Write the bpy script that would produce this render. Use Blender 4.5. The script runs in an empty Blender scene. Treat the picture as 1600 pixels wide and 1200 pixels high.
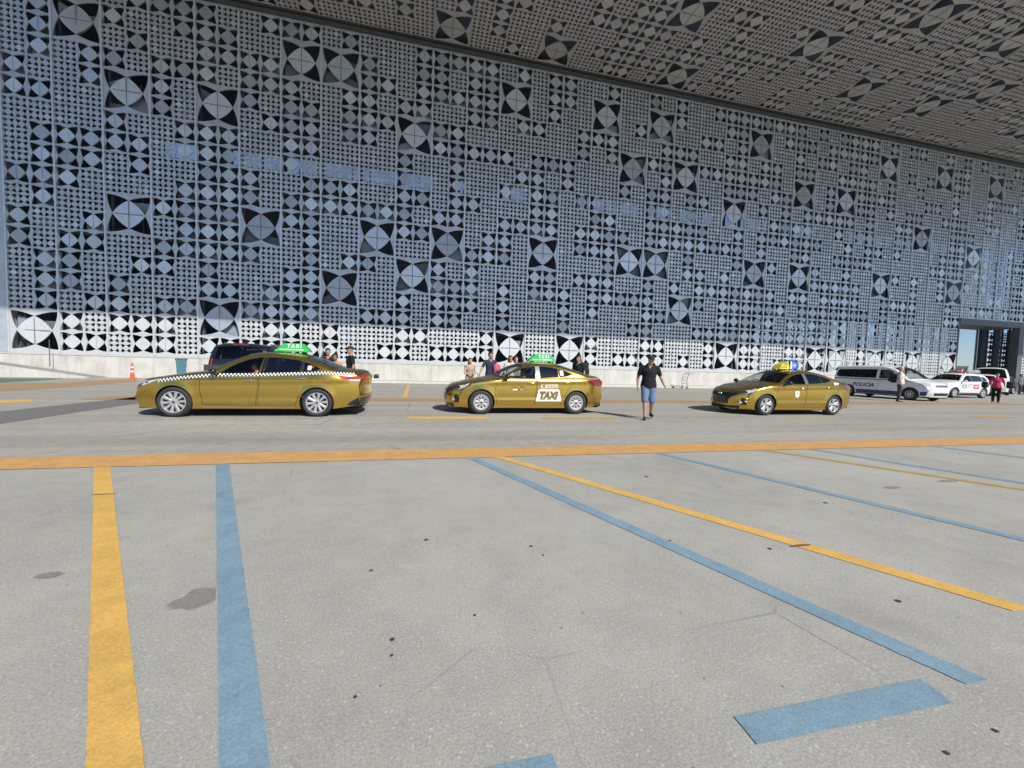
import bpy, bmesh, math, random
from mathutils import Vector, Matrix
from mathutils.geometry import delaunay_2d_cdt
random.seed(7)
PI = math.pi
scene = bpy.context.scene
col = bpy.data.collections.new("place"); scene.collection.children.link(col)

# ------------------------------------------------------------------ materials
MATS = {}
def mat(name, c, rough=0.5, metal=0.0, coat=0.0, var=0.0, vscale=8.0, bump=0.0, bscale=60.0, spec=0.5, trans=0.0):
    if name in MATS: return MATS[name]
    m = bpy.data.materials.new(name); m.use_nodes = True
    nt = m.node_tree; b = nt.nodes["Principled BSDF"]
    b.inputs["Base Color"].default_value = (*c, 1); b.inputs["Roughness"].default_value = rough
    b.inputs["Metallic"].default_value = metal; b.inputs["Coat Weight"].default_value = coat
    b.inputs["Coat Roughness"].default_value = 0.06
    b.inputs["Specular IOR Level"].default_value = spec
    tc = nt.nodes.new("ShaderNodeTexCoord")
    if var > 0:
        n = nt.nodes.new("ShaderNodeTexNoise"); n.inputs["Scale"].default_value = vscale
        n.inputs["Detail"].default_value = 6; n.inputs["Roughness"].default_value = 0.65
        nt.links.new(tc.outputs["Object"], n.inputs["Vector"])
        r = nt.nodes.new("ShaderNodeMapRange"); r.inputs[1].default_value = .25; r.inputs[2].default_value = .75
        r.inputs[3].default_value = 1 - var; r.inputs[4].default_value = 1 + var
        nt.links.new(n.outputs["Fac"], r.inputs[0])
        mx = nt.nodes.new("ShaderNodeVectorMath"); mx.operation = 'SCALE'; mx.inputs[0].default_value = c
        nt.links.new(r.outputs[0], mx.inputs["Scale"]); nt.links.new(mx.outputs[0], b.inputs["Base Color"])
    if bump > 0:
        n2 = nt.nodes.new("ShaderNodeTexNoise"); n2.inputs["Scale"].default_value = bscale
        n2.inputs["Detail"].default_value = 4
        nt.links.new(tc.outputs["Object"], n2.inputs["Vector"])
        bp = nt.nodes.new("ShaderNodeBump"); bp.inputs["Strength"].default_value = bump; bp.inputs["Distance"].default_value = .01
        nt.links.new(n2.outputs["Fac"], bp.inputs["Height"]); nt.links.new(bp.outputs[0], b.inputs["Normal"])
    MATS[name] = m; return m

def glass(name, tint, refl=1.0, rough=0.0):
    if name in MATS: return MATS[name]
    m = bpy.data.materials.new(name); m.use_nodes = True; nt = m.node_tree; nt.nodes.clear()
    o = nt.nodes.new("ShaderNodeOutputMaterial"); t = nt.nodes.new("ShaderNodeBsdfTransparent")
    t.inputs[0].default_value = (*tint, 1)
    g = nt.nodes.new("ShaderNodeBsdfGlossy"); g.inputs["Roughness"].default_value = rough + .01
    g.inputs["Color"].default_value = (.9, .95, 1, 1)
    f = nt.nodes.new("ShaderNodeFresnel"); f.inputs[0].default_value = 1.5
    ml = nt.nodes.new("ShaderNodeMath"); ml.operation = 'MULTIPLY'; ml.inputs[1].default_value = refl; ml.use_clamp = True
    nt.links.new(f.outputs[0], ml.inputs[0])
    mx = nt.nodes.new("ShaderNodeMixShader")
    nt.links.new(ml.outputs[0], mx.inputs[0]); nt.links.new(t.outputs[0], mx.inputs[1]); nt.links.new(g.outputs[0], mx.inputs[2])
    nt.links.new(mx.outputs[0], o.inputs[0])
    MATS[name] = m; return m

class Nodes:
    def __init__(s, name):
        s.m = bpy.data.materials.new(name); s.m.use_nodes = True; s.t = s.m.node_tree
        s.b = s.t.nodes["Principled BSDF"]; s.tc = s.t.nodes.new("ShaderNodeTexCoord")
    def noise(s, scale, detail=4, rough=.6, vec=None):
        n = s.t.nodes.new("ShaderNodeTexNoise"); n.inputs["Scale"].default_value = scale
        n.inputs["Detail"].default_value = detail; n.inputs["Roughness"].default_value = rough
        s.t.links.new(vec or s.tc.outputs["Object"], n.inputs["Vector"]); return n.outputs["Fac"]
    def voro(s, scale, out="Distance", feature='F1'):
        n = s.t.nodes.new("ShaderNodeTexVoronoi"); n.inputs["Scale"].default_value = scale; n.feature = feature
        s.t.links.new(s.tc.outputs["Object"], n.inputs["Vector"]); return n.outputs[out]
    def ramp(s, f, stops):
        n = s.t.nodes.new("ShaderNodeValToRGB"); e = n.color_ramp.elements
        while len(e) < len(stops): e.new(.5)
        for el, (p, c) in zip(e, stops):
            el.position = p; el.color = (*c, 1) if isinstance(c, tuple) else (c, c, c, 1)
        s.t.links.new(f, n.inputs[0]); return n.outputs[0]
    def mix(s, a, b, f, mode='MIX'):
        n = s.t.nodes.new("ShaderNodeMix"); n.data_type = 'RGBA'; n.blend_type = mode
        for v, i in ((a, 6), (b, 7), (f, 0)):
            if isinstance(v, (int, float)): n.inputs[i].default_value = v if i == 0 else (v, v, v, 1)
            elif isinstance(v, tuple): n.inputs[i].default_value = (*v, 1)
            else: s.t.links.new(v, n.inputs[i])
        return n.outputs[2]
    def bump(s, h, strength, dist=.01):
        n = s.t.nodes.new("ShaderNodeBump"); n.inputs["Strength"].default_value = strength; n.inputs["Distance"].default_value = dist
        s.t.links.new(h, n.inputs["Height"]); s.t.links.new(n.outputs[0], s.b.inputs["Normal"])
    def base(s, c, rough=.85):
        s.t.links.new(c, s.b.inputs["Base Color"]); s.b.inputs["Roughness"].default_value = rough
        s.b.inputs["Specular IOR Level"].default_value = .3
        return s.m

def parking_mat():
    n = Nodes("parking_concrete")
    big = n.ramp(n.noise(.35, 5), [(.3, (.338, .330, .298)), (.7, (.43, .42, .38))])
    mid = n.ramp(n.noise(3.0, 6, .75), [(.3, .90), (.7, 1.08)])
    c = n.mix(big, mid, 1.0, 'MULTIPLY')
    gr = n.ramp(n.noise(95, 4, .8), [(.30, .66), (.5, 1.0), (.70, 1.34)])
    c = n.mix(c, gr, 1.0, 'MULTIPLY')
    # pale aggregate chips and dark pits
    v = n.voro(38); vm = n.ramp(v, [(.06, .9), (.27, 0.0)])
    sel = n.ramp(n.voro(38, "Color"), [(.48, 0.0), (.66, 1.0)])
    chip = n.mix(vm, sel, 1.0, 'MULTIPLY')
    c = n.mix(c, (.585, .575, .535), chip)
    sc_ = n.mix(n.ramp(n.noise(.55, 4, .65), [(.52, 0.0), (.66, 1.0)]), n.ramp(n.noise(42, 4, .8), [(.50, 0.0), (.62, .75)]), 1.0, 'MULTIPLY'); c = n.mix(c, (.53, .51, .46), sc_)
    v3 = n.ramp(n.voro(61), [(.10, .8), (.34, 0.0)]); s3 = n.ramp(n.voro(61, 'Color'), [(.55, 0.0), (.7, 1.0)])
    c = n.mix(c, (.50, .49, .46), n.mix(v3, s3, 1.0, 'MULTIPLY'))
    v2 = n.ramp(n.voro(9.0), [(.045, 1.0), (.075, 0.0)])
    s2 = n.ramp(n.voro(9.0, "Color"), [(.66, 0.0), (.70, 1.0)])
    c = n.mix(c, (.17, .165, .155), n.mix(v2, s2, .9, 'MULTIPLY'))
    ck = n.ramp(n.voro(.42, 'Distance', 'DISTANCE_TO_EDGE'), [(.0, .75), (.0035, 0.0)]); ckm = n.ramp(n.noise(.5, 3, .6), [(.50, 0.0), (.60, 1.0)])
    c = n.mix(c, (.17, .16, .15), n.mix(ck, ckm, 1.0, 'MULTIPLY'))
    st = n.ramp(n.noise(.9, 3, .5), [(.60, 0.0), (.72, .35)])
    c = n.mix(c, (.22, .215, .205), st)
    n.bump(n.noise(80, 4, .7), .28, .006)
    return n.base(c, .9)

def road_mat():
    n = Nodes("road_concrete")
    mp = n.t.nodes.new("ShaderNodeMapping"); mp.inputs["Scale"].default_value = (.25, 1.6, 1)
    n.t.links.new(n.tc.outputs["Object"], mp.inputs["Vector"])
    a = n.ramp(n.noise(.5, 5, .6, mp.outputs[0]), [(.3, (.315, .303, .27)), (.7, (.40, .386, .346))])
    b = n.ramp(n.noise(5, 6, .7), [(.3, .86), (.7, 1.12)])
    c = n.mix(a, b, 1.0, 'MULTIPLY')
    g = n.ramp(n.noise(60, 3, .7), [(.3, .85), (.7, 1.15)])
    c = n.mix(c, g, 1.0, 'MULTIPLY')
    ck = n.ramp(n.voro(.16, 'Distance', 'DISTANCE_TO_EDGE'), [(.0, .7), (.004, 0.0)]); ckm = n.ramp(n.noise(.3, 3, .6), [(.48, 0.0), (.56, 1.0)])
    c = n.mix(c, (.13, .125, .115), n.mix(ck, ckm, 1.0, 'MULTIPLY'))
    mp2 = n.t.nodes.new('ShaderNodeMapping'); mp2.inputs['Scale'].default_value = (.03, .9, 1); n.t.links.new(n.tc.outputs['Object'], mp2.inputs['Vector'])
    c = n.mix(c, n.ramp(n.noise(1.3, 5, .6, mp2.outputs[0]), [(.35, .90), (.6, 1.05)]), 1.0, 'MULTIPLY')
    n.bump(n.noise(50, 4, .7), .3, .005)
    return n.base(c, .85)

def paint_mat(name, c, wear=.5, dark=(.31, .30, .275)):
    n = Nodes(name)
    v = n.ramp(n.noise(4, 6, .7), [(.3, tuple(x * .84 for x in c)), (.7, tuple(min(1, x * 1.12) for x in c))])
    w = n.ramp(n.noise(28, 6, .75), [(wear, 0.0), (wear + .14, .8)])
    w2 = n.ramp(n.noise(1.3, 4, .6), [(.4, .25), (.7, 1.0)])
    cc = n.mix(v, dark, n.mix(w, w2, 1.0, 'MULTIPLY'))
    g = n.ramp(n.noise(85, 3, .7), [(.3, .8), (.7, 1.15)])
    cc = n.mix(cc, g, 1.0, 'MULTIPLY')
    n.bump(n.noise(80, 4, .7), .4, .005)
    return n.base(cc, .8)

def plaster_mat():
    n = Nodes("white_plaster")
    a = n.ramp(n.noise(1.2, 5, .6), [(.3, (.50, .485, .44)), (.7, (.64, .63, .585))])
    mp = n.t.nodes.new("ShaderNodeMapping"); mp.inputs["Scale"].default_value = (3, 3, .35)
    n.t.links.new(n.tc.outputs["Object"], mp.inputs["Vector"])
    d = n.ramp(n.noise(1.0, 6, .7, mp.outputs[0]), [(.48, 1.0), (.72, .74)])
    c = n.mix(a, d, 1.0, 'MULTIPLY'); n.bump(n.noise(30, 4), .2)
    return n.base(c, .85)

GOLD = mat("gold_paint", (.62, .425, .095), .23, .95, .2, .03, 3)
CHROME = mat("chrome_trim", (.75, .75, .76), .18, 1.0)
RUBBER = mat("tyre_rubber", (.032, .032, .033), .8, var=.25, vscale=10)
ALLOY = mat("alloy_silver", (.66, .66, .67), .30, .75)
HUBSIL = mat("hubcap_silver", (.46, .46, .46), .42, .5)
DARK = mat("dark_plastic", (.018, .018, .02), .5)
GAP = mat("cavity_black", (.006, .006, .007), .9)
TRIM = mat("black_trim", (.012, .012, .014), .25, coat=.4)
CABIN = mat("cabin_grey", (.05, .05, .055), .8, var=.2)
SEAT = mat("seat_fabric", (.07, .07, .075), .9, var=.2, vscale=20)
REDL = mat("red_lens", (.50, .012, .02), .15, coat=.8)
CLEARL = mat("clear_lens", (.75, .76, .78), .12, .3, coat=1.0)
DARKL = mat("dark_lens", (.03, .035, .045), .1, coat=1.0)
GFRONT = glass("window_clear", (.80, .84, .84), 1.0)
GTINT = glass("window_tinted", (.06, .08, .10), 2.6)
GWIND = glass("windscreen_glass", (.66, .74, .72), 1.0)
WHITE = mat("white_paint", (.78, .78, .78), .3, coat=.5, var=.03)
DECALW = mat("decal_white", (.78, .78, .76), .5)
DECALB = mat("decal_black", (.02, .02, .02), .5)
OLIVE = mat("decal_olive", (.16, .12, .035), .5)
GREENS = mat("sign_green", (.035, .40, .10), .6, var=.06, spec=.2)
YELS = mat("sign_yellow", (.70, .62, .07), .4)
BLUES = mat("sign_blue", (.02, .10, .50), .35)
PLATEY = mat("plate_yellow", (.55, .36, .02), .5)
NAVY = mat("police_blue", (.02, .045, .19), .4)
INK = mat("police_ink", (.03, .035, .075), .45)
REDP = mat("red_panel", (.62, .03, .05), .5)
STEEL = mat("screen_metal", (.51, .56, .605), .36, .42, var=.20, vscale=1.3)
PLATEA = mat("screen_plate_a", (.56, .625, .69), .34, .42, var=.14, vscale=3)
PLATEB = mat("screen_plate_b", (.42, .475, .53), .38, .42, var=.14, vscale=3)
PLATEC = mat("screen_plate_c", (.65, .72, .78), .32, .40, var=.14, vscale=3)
STEELW = mat("sunlit_screen_metal", (.52, .54, .555), .4, .1, var=.08, vscale=1.5)  # brighter copy of the screen metal, sunlight on the low rows painted in
PLATEW = mat("sunlit_screen_plate", (.57, .595, .61), .38, .1, var=.10, vscale=3)  # matching plate copy with the sunlight painted into its colour
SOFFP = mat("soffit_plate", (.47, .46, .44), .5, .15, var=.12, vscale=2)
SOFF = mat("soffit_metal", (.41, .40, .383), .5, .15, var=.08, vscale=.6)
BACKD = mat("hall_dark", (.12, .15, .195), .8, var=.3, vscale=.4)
FRAMED = mat("frame_dark_steel", (.10, .118, .14), .55, .2, var=.15)
PLASTER = plaster_mat()

# ------------------------------------------------------------------ mesh helpers
class MB:
    def __init__(s): s.v = []; s.f = []; s.mi = []; s.nr = {}
    def quad(s, a, b, c, d, mi=0): s.poly([a, b, c, d], mi)
    def poly(s, pts, mi=0, nr=None):
        if nr: s.nr[len(s.f)] = nr
        n = len(s.v); s.v += [tuple(p) for p in pts]; s.f.append(tuple(range(n, n + len(pts)))); s.mi.append(mi)
    def box(s, x0, y0, z0, x1, y1, z1, mi=0, M=None):
        p = [(x0, y0, z0), (x1, y0, z0), (x1, y1, z0), (x0, y1, z0), (x0, y0, z1), (x1, y0, z1), (x1, y1, z1), (x0, y1, z1)]
        if M: p = [tuple(M @ Vector(q)) for q in p]
        n = len(s.v); s.v += p
        for f in ((3, 2, 1, 0), (4, 5, 6, 7), (0, 1, 5, 4), (1, 2, 6, 5), (2, 3, 7, 6), (3, 0, 4, 7)):
            s.f.append(tuple(n + i for i in f)); s.mi.append(mi)
    def grid(s, rows, closed=False, mi=0):
        n = len(s.v); w = len(rows[0])
        for r in rows: s.v += [tuple(p) for p in r]
        for i in range(len(rows) - 1):
            for j in range(w if closed else w - 1):
                k = (j + 1) % w
                s.f.append((n + i * w + j, n + i * w + k, n + (i + 1) * w + k, n + (i + 1) * w + j)); s.mi.append(mi)
        return n
    def tube(s, pts, rad, seg=10, caps=True, mi=0, flat=None):
        pts = [Vector(p) for p in pts]; N = len(pts)
        if not isinstance(rad, (list, tuple)): rad = [rad] * N
        rows = []; prev = None
        for i, p in enumerate(pts):
            d = (pts[min(i + 1, N - 1)] - pts[max(i - 1, 0)]).normalized()
            if prev is None:
                a = Vector((0, 0, 1)) if abs(d.z) < .9 else Vector((0, 1, 0))
                u = d.cross(a).normalized()
            else: u = (prev - d * prev.dot(d)).normalized()
            prev = u; w = d.cross(u)
            rows.append([p + (u * math.cos(2 * PI * k / seg) + w * math.sin(2 * PI * k / seg)) * rad[i] for k in range(seg)])
        n = s.grid(rows, True, mi)
        if caps:
            s.f.append(tuple(n + k for k in reversed(range(seg)))); s.mi.append(mi)
            s.f.append(tuple(n + (N - 1) * seg + k for k in range(seg))); s.mi.append(mi)
    def capsule(s, pts, rad, seg=12, mi=0):
        pts = [Vector(p) for p in pts]; rad = list(rad) if isinstance(rad, (list, tuple)) else [rad] * len(pts)
        a = pts[0] - (pts[1] - pts[0]).normalized() * rad[0] * .8; b = pts[-1] + (pts[-1] - pts[-2]).normalized() * rad[-1] * .8
        a2 = pts[0] - (pts[1] - pts[0]).normalized() * rad[0] * .5; b2 = pts[-1] + (pts[-1] - pts[-2]).normalized() * rad[-1] * .5
        s.tube([a, a2] + pts + [b2, b], [rad[0] * .4, rad[0] * .8] + rad + [rad[-1] * .8, rad[-1] * .4], seg, True, mi)
    def lathe(s, prof, axis='z', seg=24, c=(0, 0, 0), mi=0):
        rows = []
        for r, h in prof:
            row = []
            for k in range(seg):
                a = 2 * PI * k / seg
                if axis == 'z': row.append((c[0] + r * math.cos(a), c[1] + r * math.sin(a), c[2] + h))
                else: row.append((c[0] + r * math.cos(a), c[1] + h, c[2] + r * math.sin(a)))
            rows.append(row)
        s.grid(rows, True, mi)
    def sphere(s, c, rx, ry, rz, seg=16, mi=0):
        rows = []
        for i in range(1, seg // 2):
            a = PI * i / (seg // 2) 
            rows.append([(c[0] + rx * math.sin(a) * math.cos(2 * PI * k / seg), c[1] + ry * math.sin(a) * math.sin(2 * PI * k / seg), c[2] - rz * math.cos(a)) for k in range(seg)])
        n = s.grid(rows, True, mi); L = len(rows)
        s.f.append(tuple(n + k for k in reversed(range(seg)))); s.mi.append(mi)
        s.f.append(tuple(n + (L - 1) * seg + k for k in range(seg))); s.mi.append(mi)
    def mesh(s, name, mats, smooth=None, merge=0, recalc=False):
        me = bpy.data.meshes.new(name); me.from_pydata(s.v, [], s.f)
        for m in (mats if isinstance(mats, (list, tuple)) else [mats]): me.materials.append(m)
        me.polygons.foreach_set("material_index", s.mi)
        if merge or recalc:
            bm = bmesh.new(); bm.from_mesh(me)
            if merge: bmesh.ops.remove_doubles(bm, verts=bm.verts, dist=merge)
            if recalc: bmesh.ops.recalc_face_normals(bm, faces=bm.faces)
            bm.to_mesh(me); bm.free()
        if smooth is not None:
            me.polygons.foreach_set("use_smooth", [True] * len(me.polygons))
            me.set_sharp_from_angle(angle=math.radians(smooth))
        if s.nr and not merge and not recalc:
            ln = [tuple(c.vector) for c in me.corner_normals]
            for p in me.polygons:
                q = s.nr.get(p.index)
                if q:
                    for k, li in enumerate(p.loop_indices): ln[li] = tuple(q[k])
            me.normals_split_custom_set(ln)
        me.update(); return me
    def build(s, name, mats, parent=None, **k):
        o = bpy.data.objects.new(name, s.mesh(name, mats, **k)); col.objects.link(o)
        if parent: o.parent = parent
        return o

def tag(o, label, cat, group=None):
    o["label"] = label; o["category"] = cat
    if group: o["group"] = group
    return o
def thing(name, label, cat, loc=(0, 0, 0), rz=0, group=None):
    o = bpy.data.objects.new(name, None); col.objects.link(o); o.location = loc; o.rotation_euler = (0, 0, rz)
    o.empty_display_size = .3
    return tag(o, label, cat, group)
def struct(o): o["kind"] = "structure"; return o

def copy_tree(o, loc, rz=0, label=None):
    c = o.copy(); col.objects.link(c); c.location = loc; c.rotation_euler = (0, 0, rz)
    if label: c["label"] = label
    for ch in o.children:
        d = ch.copy(); col.objects.link(d); d.parent = c
        for g in ch.children:
            e = g.copy(); col.objects.link(e); e.parent = d
    return c

def eval_mods(me, mods):
    o = bpy.data.objects.new("tmp", me); scene.collection.objects.link(o)
    for typ, kw in mods:
        m = o.modifiers.new("m", typ)
        for k, v in kw.items(): setattr(m, k, v)
    dg = bpy.context.evaluated_depsgraph_get(); dg.update()
    r = bpy.data.meshes.new_from_object(o.evaluated_get(dg))
    bpy.data.objects.remove(o); return r

def text2d(body, size=1.0, shear=0.0, bold=0.0, width=None):
    cu = bpy.data.curves.new("t", 'FONT'); cu.body = body; cu.size = size; cu.shear = shear; cu.offset = bold
    cu.align_x = 'CENTER'; cu.align_y = 'CENTER'; cu.resolution_u = 3
    o = bpy.data.objects.new("t", cu); scene.collection.objects.link(o)
    dg = bpy.context.evaluated_depsgraph_get(); dg.update()
    me = bpy.data.meshes.new_from_object(o.evaluated_get(dg))
    v = [(p.co.x, p.co.y) for p in me.vertices]; f = [tuple(p.vertices) for p in me.polygons]
    bpy.data.objects.remove(o); bpy.data.meshes.remove(me)
    if width:
        x0 = min(p[0] for p in v); x1 = max(p[0] for p in v); k = width / (x1 - x0)
        v = [((p[0] - (x0 + x1) / 2) * k, p[1]) for p in v]
    y0 = min(p[1] for p in v); y1 = max(p[1] for p in v)
    return [(p[0], p[1] - (y0 + y1) / 2) for p in v], f

def pip(p, poly):
    x, y = p; c = False; n = len(poly); j = n - 1
    for i in range(n):
        a, b = poly[i], poly[j]
        if (a[1] > y) != (b[1] > y) and x < (b[0] - a[0]) * (y - a[1]) / (b[1] - a[1]) + a[0]: c = not c
        j = i
    return c
def resample(poly, step, closed=True):
    out = []; n = len(poly)
    for i in range(n if closed else n - 1):
        a = poly[i]; b = poly[(i + 1) % n]; L = math.hypot(b[0] - a[0], b[1] - a[1]); k = max(1, int(math.ceil(L / step)))
        for j in range(k): out.append((a[0] + (b[0] - a[0]) * j / k, a[1] + (b[1] - a[1]) * j / k))
    if not closed: out.append(poly[-1])
    return out
def cdt(polys, step, fine=None):
    """triangulate the union of closed polygons with interior grid points; returns verts2d, tris"""
    pts = []; edges = []; segs = []
    for P in polys:
        R = resample(P, fine or step); n0 = len(pts); pts += R
        for i in range(len(R)):
            edges.append((n0 + i, n0 + (i + 1) % len(R)))
            segs.append((R[i], R[(i + 1) % len(R)]))
    O = polys[0]; x0 = min(p[0] for p in O); x1 = max(p[0] for p in O); y0 = min(p[1] for p in O); y1 = max(p[1] for p in O)
    nx = int((x1 - x0) / step); ny = int((y1 - y0) / step); m2 = (step * .45) ** 2
    cells = {}
    for a in pts: cells.setdefault((int(a[0] // step), int(a[1] // step)), []).append(a)
    for i in range(1, nx + 1):
        for j in range(1, ny + 1):
            q = (x0 + i * step - step * .4, y0 + j * step - step * .4)
            if not pip(q, O): continue
            ci, cj = int(q[0] // step), int(q[1] // step); ok = True
            for di in (-1, 0, 1):
                for dj in (-1, 0, 1):
                    for a in cells.get((ci + di, cj + dj), ()):
                        if (a[0] - q[0]) ** 2 + (a[1] - q[1]) ** 2 < m2: ok = False
            if ok: pts.append(q)
    r = delaunay_2d_cdt([Vector(p) for p in pts], edges, [], 0, 1e-6)
    return [(v.x, v.y) for v in r[0]], [tuple(f) for f in r[2]]

# ------------------------------------------------------------------ camera, light, world
F_PX = 611.16; CAM_H = 1.3657
fw = Vector((0.22324949, 0.97347864, -0.04998997)); rt = Vector((0.97462136, -0.2220546, 0.0283719)); up = rt.cross(fw).normalized()
cd = bpy.data.cameras.new("camera"); cam = bpy.data.objects.new("camera", cd); scene.collection.objects.link(cam)
cd.sensor_width = 36; cd.lens = F_PX / 1600 * 36; cd.clip_end = 3000; cd.clip_start = .05
cam.matrix_world = Matrix(((rt.x, up.x, -fw.x, 0), (rt.y, up.y, -fw.y, 0), (rt.z, up.z, -fw.z, CAM_H), (0, 0, 0, 1)))
scene.camera = cam
def pix_ground(px, py, z=0.0):
    d = rt * ((px - 800) / F_PX) - up * ((py - 600) / F_PX) + fw
    t = (z - CAM_H) / d.z; return (d.x * t, d.y * t)
def pix_y(px, Y):
    """x where the sight line of photograph column px crosses the plane y=Y at eye height"""
    d = rt * ((px - 800) / F_PX) - up * ((570 - 600) / F_PX) + fw
    return d.x * Y / d.y

sun_to = Vector((.43, -.91, .845)).normalized()
el = math.asin(sun_to.z); az = math.atan2(sun_to.x, sun_to.y)
sl = bpy.data.lights.new("sun", 'SUN'); so = bpy.data.objects.new("sun", sl); scene.collection.objects.link(so)
sl.energy = 4.9; sl.angle = math.radians(.5); sl.color = (1, .96, .90)
so.rotation_euler = (-sun_to).to_track_quat('-Z', 'Y').to_euler()
w = bpy.data.worlds.new("World"); scene.world = w; w.use_nodes = True
nt = w.node_tree; sk = nt.nodes.new("ShaderNodeTexSky"); sk.sky_type = 'NISHITA'; sk.sun_disc = False
sk.sun_elevation = el; sk.sun_rotation = az; sk.air_density = .65; sk.dust_density = .4; sk.ozone_density = 2.5
nt.links.new(sk.outputs[0], nt.nodes["Background"].inputs[0]); nt.nodes["Background"].inputs[1].default_value = .115
scene.view_settings.view_transform = 'Standard'; scene.view_settings.look = 'None'; scene.view_settings.exposure = 0

# ------------------------------------------------------------------ ground, road, markings
def sheet(name, poly, z, m):
    mb = MB(); mb.poly([(p[0], p[1], z) for p in poly]); o = mb.build(name, m); return struct(o)
sheet("ground", [(-700, -700), (700, -700), (700, 900), (-700, 900)], 0, parking_mat())
sheet("road", [(-120, 6.0), (160, 6.0), (160, 25.15), (-120, 25.15)], .003, road_mat())
YEL = paint_mat("yellow_paint", (.70, .43, .115), .60); BLU = paint_mat("blue_paint", (.215, .33, .405), .60)
ORA = paint_mat("orange_paint", (.61, .345, .13), .56); ORAW = paint_mat("worn_orange_paint", (.40, .26, .12), .44)
YELW = paint_mat("worn_yellow_paint", (.50, .31, .07), .46); TEAL = paint_mat("teal_paint", (.11, .20, .16), .5)
PATCH = mat("asphalt_patch", (.17, .165, .16), .9, var=.2, vscale=6, bump=.4)
def line(name, a, b, w_, m, z=.007, cut=None):
    a = Vector((*a, 0)); b = Vector((*b, 0)); d = (b - a).normalized(); n = Vector((-d.y, d.x, 0)) * w_ / 2
    return sheet(name, [(a + n)[:2], (b + n)[:2], (b - n)[:2], (a - n)[:2]][::-1], z, m)
sheet("orange_line", [(-40, 5.60), (60, 5.53), (60, 6.14), (-40, 6.24)], .007, ORA)
def slant(name, near, far, w_, m):      # angled bay line, clipped flush under the orange line
    (x0, y0), (x1, y1) = near, far; k = w_ / 2; n = 160; L = []; R = []
    for i in range(n + 1):
        t = i / n; x = x0 + (x1 - x0) * t; y = y0 + (y1 - y0) * t
        L.append((x - k + random.gauss(0, .0013), y)); R.append((x + k + random.gauss(0, .0013), y))
    mb = MB(); mb.grid([[(p[0], p[1], .004) for p in L], [(p[0], p[1], .004) for p in R]])
    return struct(mb.build(name, m, recalc=True))
slant("yellow_line", (-.245, .40), (-3.765, 5.66), .16, YEL)
slant("blue_line", (-.104, .40), (-2.505, 5.70), .15, BLU)
slant("blue_line", (2.45, 1.17), (.67, 5.68), .135, BLU)
slant("yellow_line", (3.49, 1.51), (1.08, 5.66), .165, YEL)
slant("blue_line", (5.62, .60), (3.70, 5.66), .135, BLU)
slant("yellow_line", (8.85, .60), (5.80, 5.60), .15, YELW)
slant("blue_line", (8.90, .60), (6.76, 5.66), .15, BLU)
slant("blue_line", (11.9, .60), (9.73, 5.62), .15, BLU)
sheet("blue_line", [(1.215, 1.12), (2.19, 1.11), (2.21, 1.235), (1.22, 1.235)], .004, BLU)
sheet("blue_line", [(-.20, 1.12), (.475, 1.12), (.465, 1.235), (-.20, 1.235)], .004, BLU)
sheet("orange_line", [(-9.6, 13.7), (31, 13.75), (31, 14.95), (-9.6, 14.9)], .007, ORAW)
line("yellow_line", (-.35, 9.72), (1.60, 9.70), .42, YEL)
line("yellow_line", (3.0, 9.55), (5.0, 9.52), .22, YELW)
line("yellow_line", (18.6, 9.55), (20.2, 9.5), .40, YELW)
line("yellow_line", (-.78, 23.8), (-.65, 15.3), .16, YEL)
line("yellow_line", (-11.6, 12.2), (-10.4, 13.3), .9, YEL)
sheet("orange_line", [pix_ground(*p) for p in ((-120, 603), (0, 600), (100, 598), (214, 591), (214, 596), (110, 605), (0, 612), (-120, 616))][::-1], .007, ORAW)
sheet("green_strip", [pix_ground(*p) for p in ((-60, 591), (0, 591), (100, 591.5), (60, 595), (0, 598), (-60, 600))][::-1], .0075, TEAL)
sheet("asphalt_patch", [(-7.55, 7.0), (-7.62, 12.9), (-7.66, 14.9), (-8.75, 14.9), (-9.05, 11.2), (-9.3, 7.0)], .007, PATCH)
def stain(px, py, rx, ry, m, name="stain"):
    x, y = pix_ground(px, py); mb = MB(); pts = []
    for k in range(18):
        a = 2 * PI * k / 18; j = random.uniform(.78, 1.15); pts.append((x + rx * math.cos(a) * j, y + ry * math.sin(a) * j, .0045 if rx < .05 else .0055))
    mb.poly(pts); struct(mb.build(name, m))
def damp_mat():
    n = Nodes("damp_concrete"); g = n.t.nodes.new("ShaderNodeVectorMath"); g.operation = 'DISTANCE'; g.inputs[1].default_value = (.5, .5, 0)
    mp = n.t.nodes.new("ShaderNodeMapping"); mp.inputs["Scale"].default_value = (1, 1, 0); n.t.links.new(n.tc.outputs["Generated"], mp.inputs["Vector"]); n.t.links.new(mp.outputs[0], g.inputs[0])
    ad = n.t.nodes.new("ShaderNodeMath"); ad.operation = 'ADD'; n.t.links.new(g.outputs["Value"], ad.inputs[0])
    ns = n.t.nodes.new("ShaderNodeMath"); ns.operation = 'MULTIPLY_ADD'; ns.inputs[1].default_value = .5; ns.inputs[2].default_value = -.25; n.t.links.new(n.noise(9, 5, .65), ns.inputs[0]); n.t.links.new(ns.outputs[0], ad.inputs[1])
    n.t.links.new(n.ramp(ad.outputs[0], [(.25, .85), (.46, 0.0)]), n.b.inputs["Alpha"])
    return n.base(n.ramp(n.noise(70, 3, .7), [(.3, (.225, .22, .205)), (.7, (.32, .315, .295))]), .8)
DAMP = damp_mat(); GUM = mat("gum_black", (.06, .06, .058), .6)
x, y = pix_ground(335, 912)
sheet("stain", [pix_ground(*p) for p in ((241, 957), (262, 942), (287, 934), (300, 922), (320, 915), (337, 913), (337, 948), (322, 957), (300, 958), (284, 951))][::-1], .003, DAMP)
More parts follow.
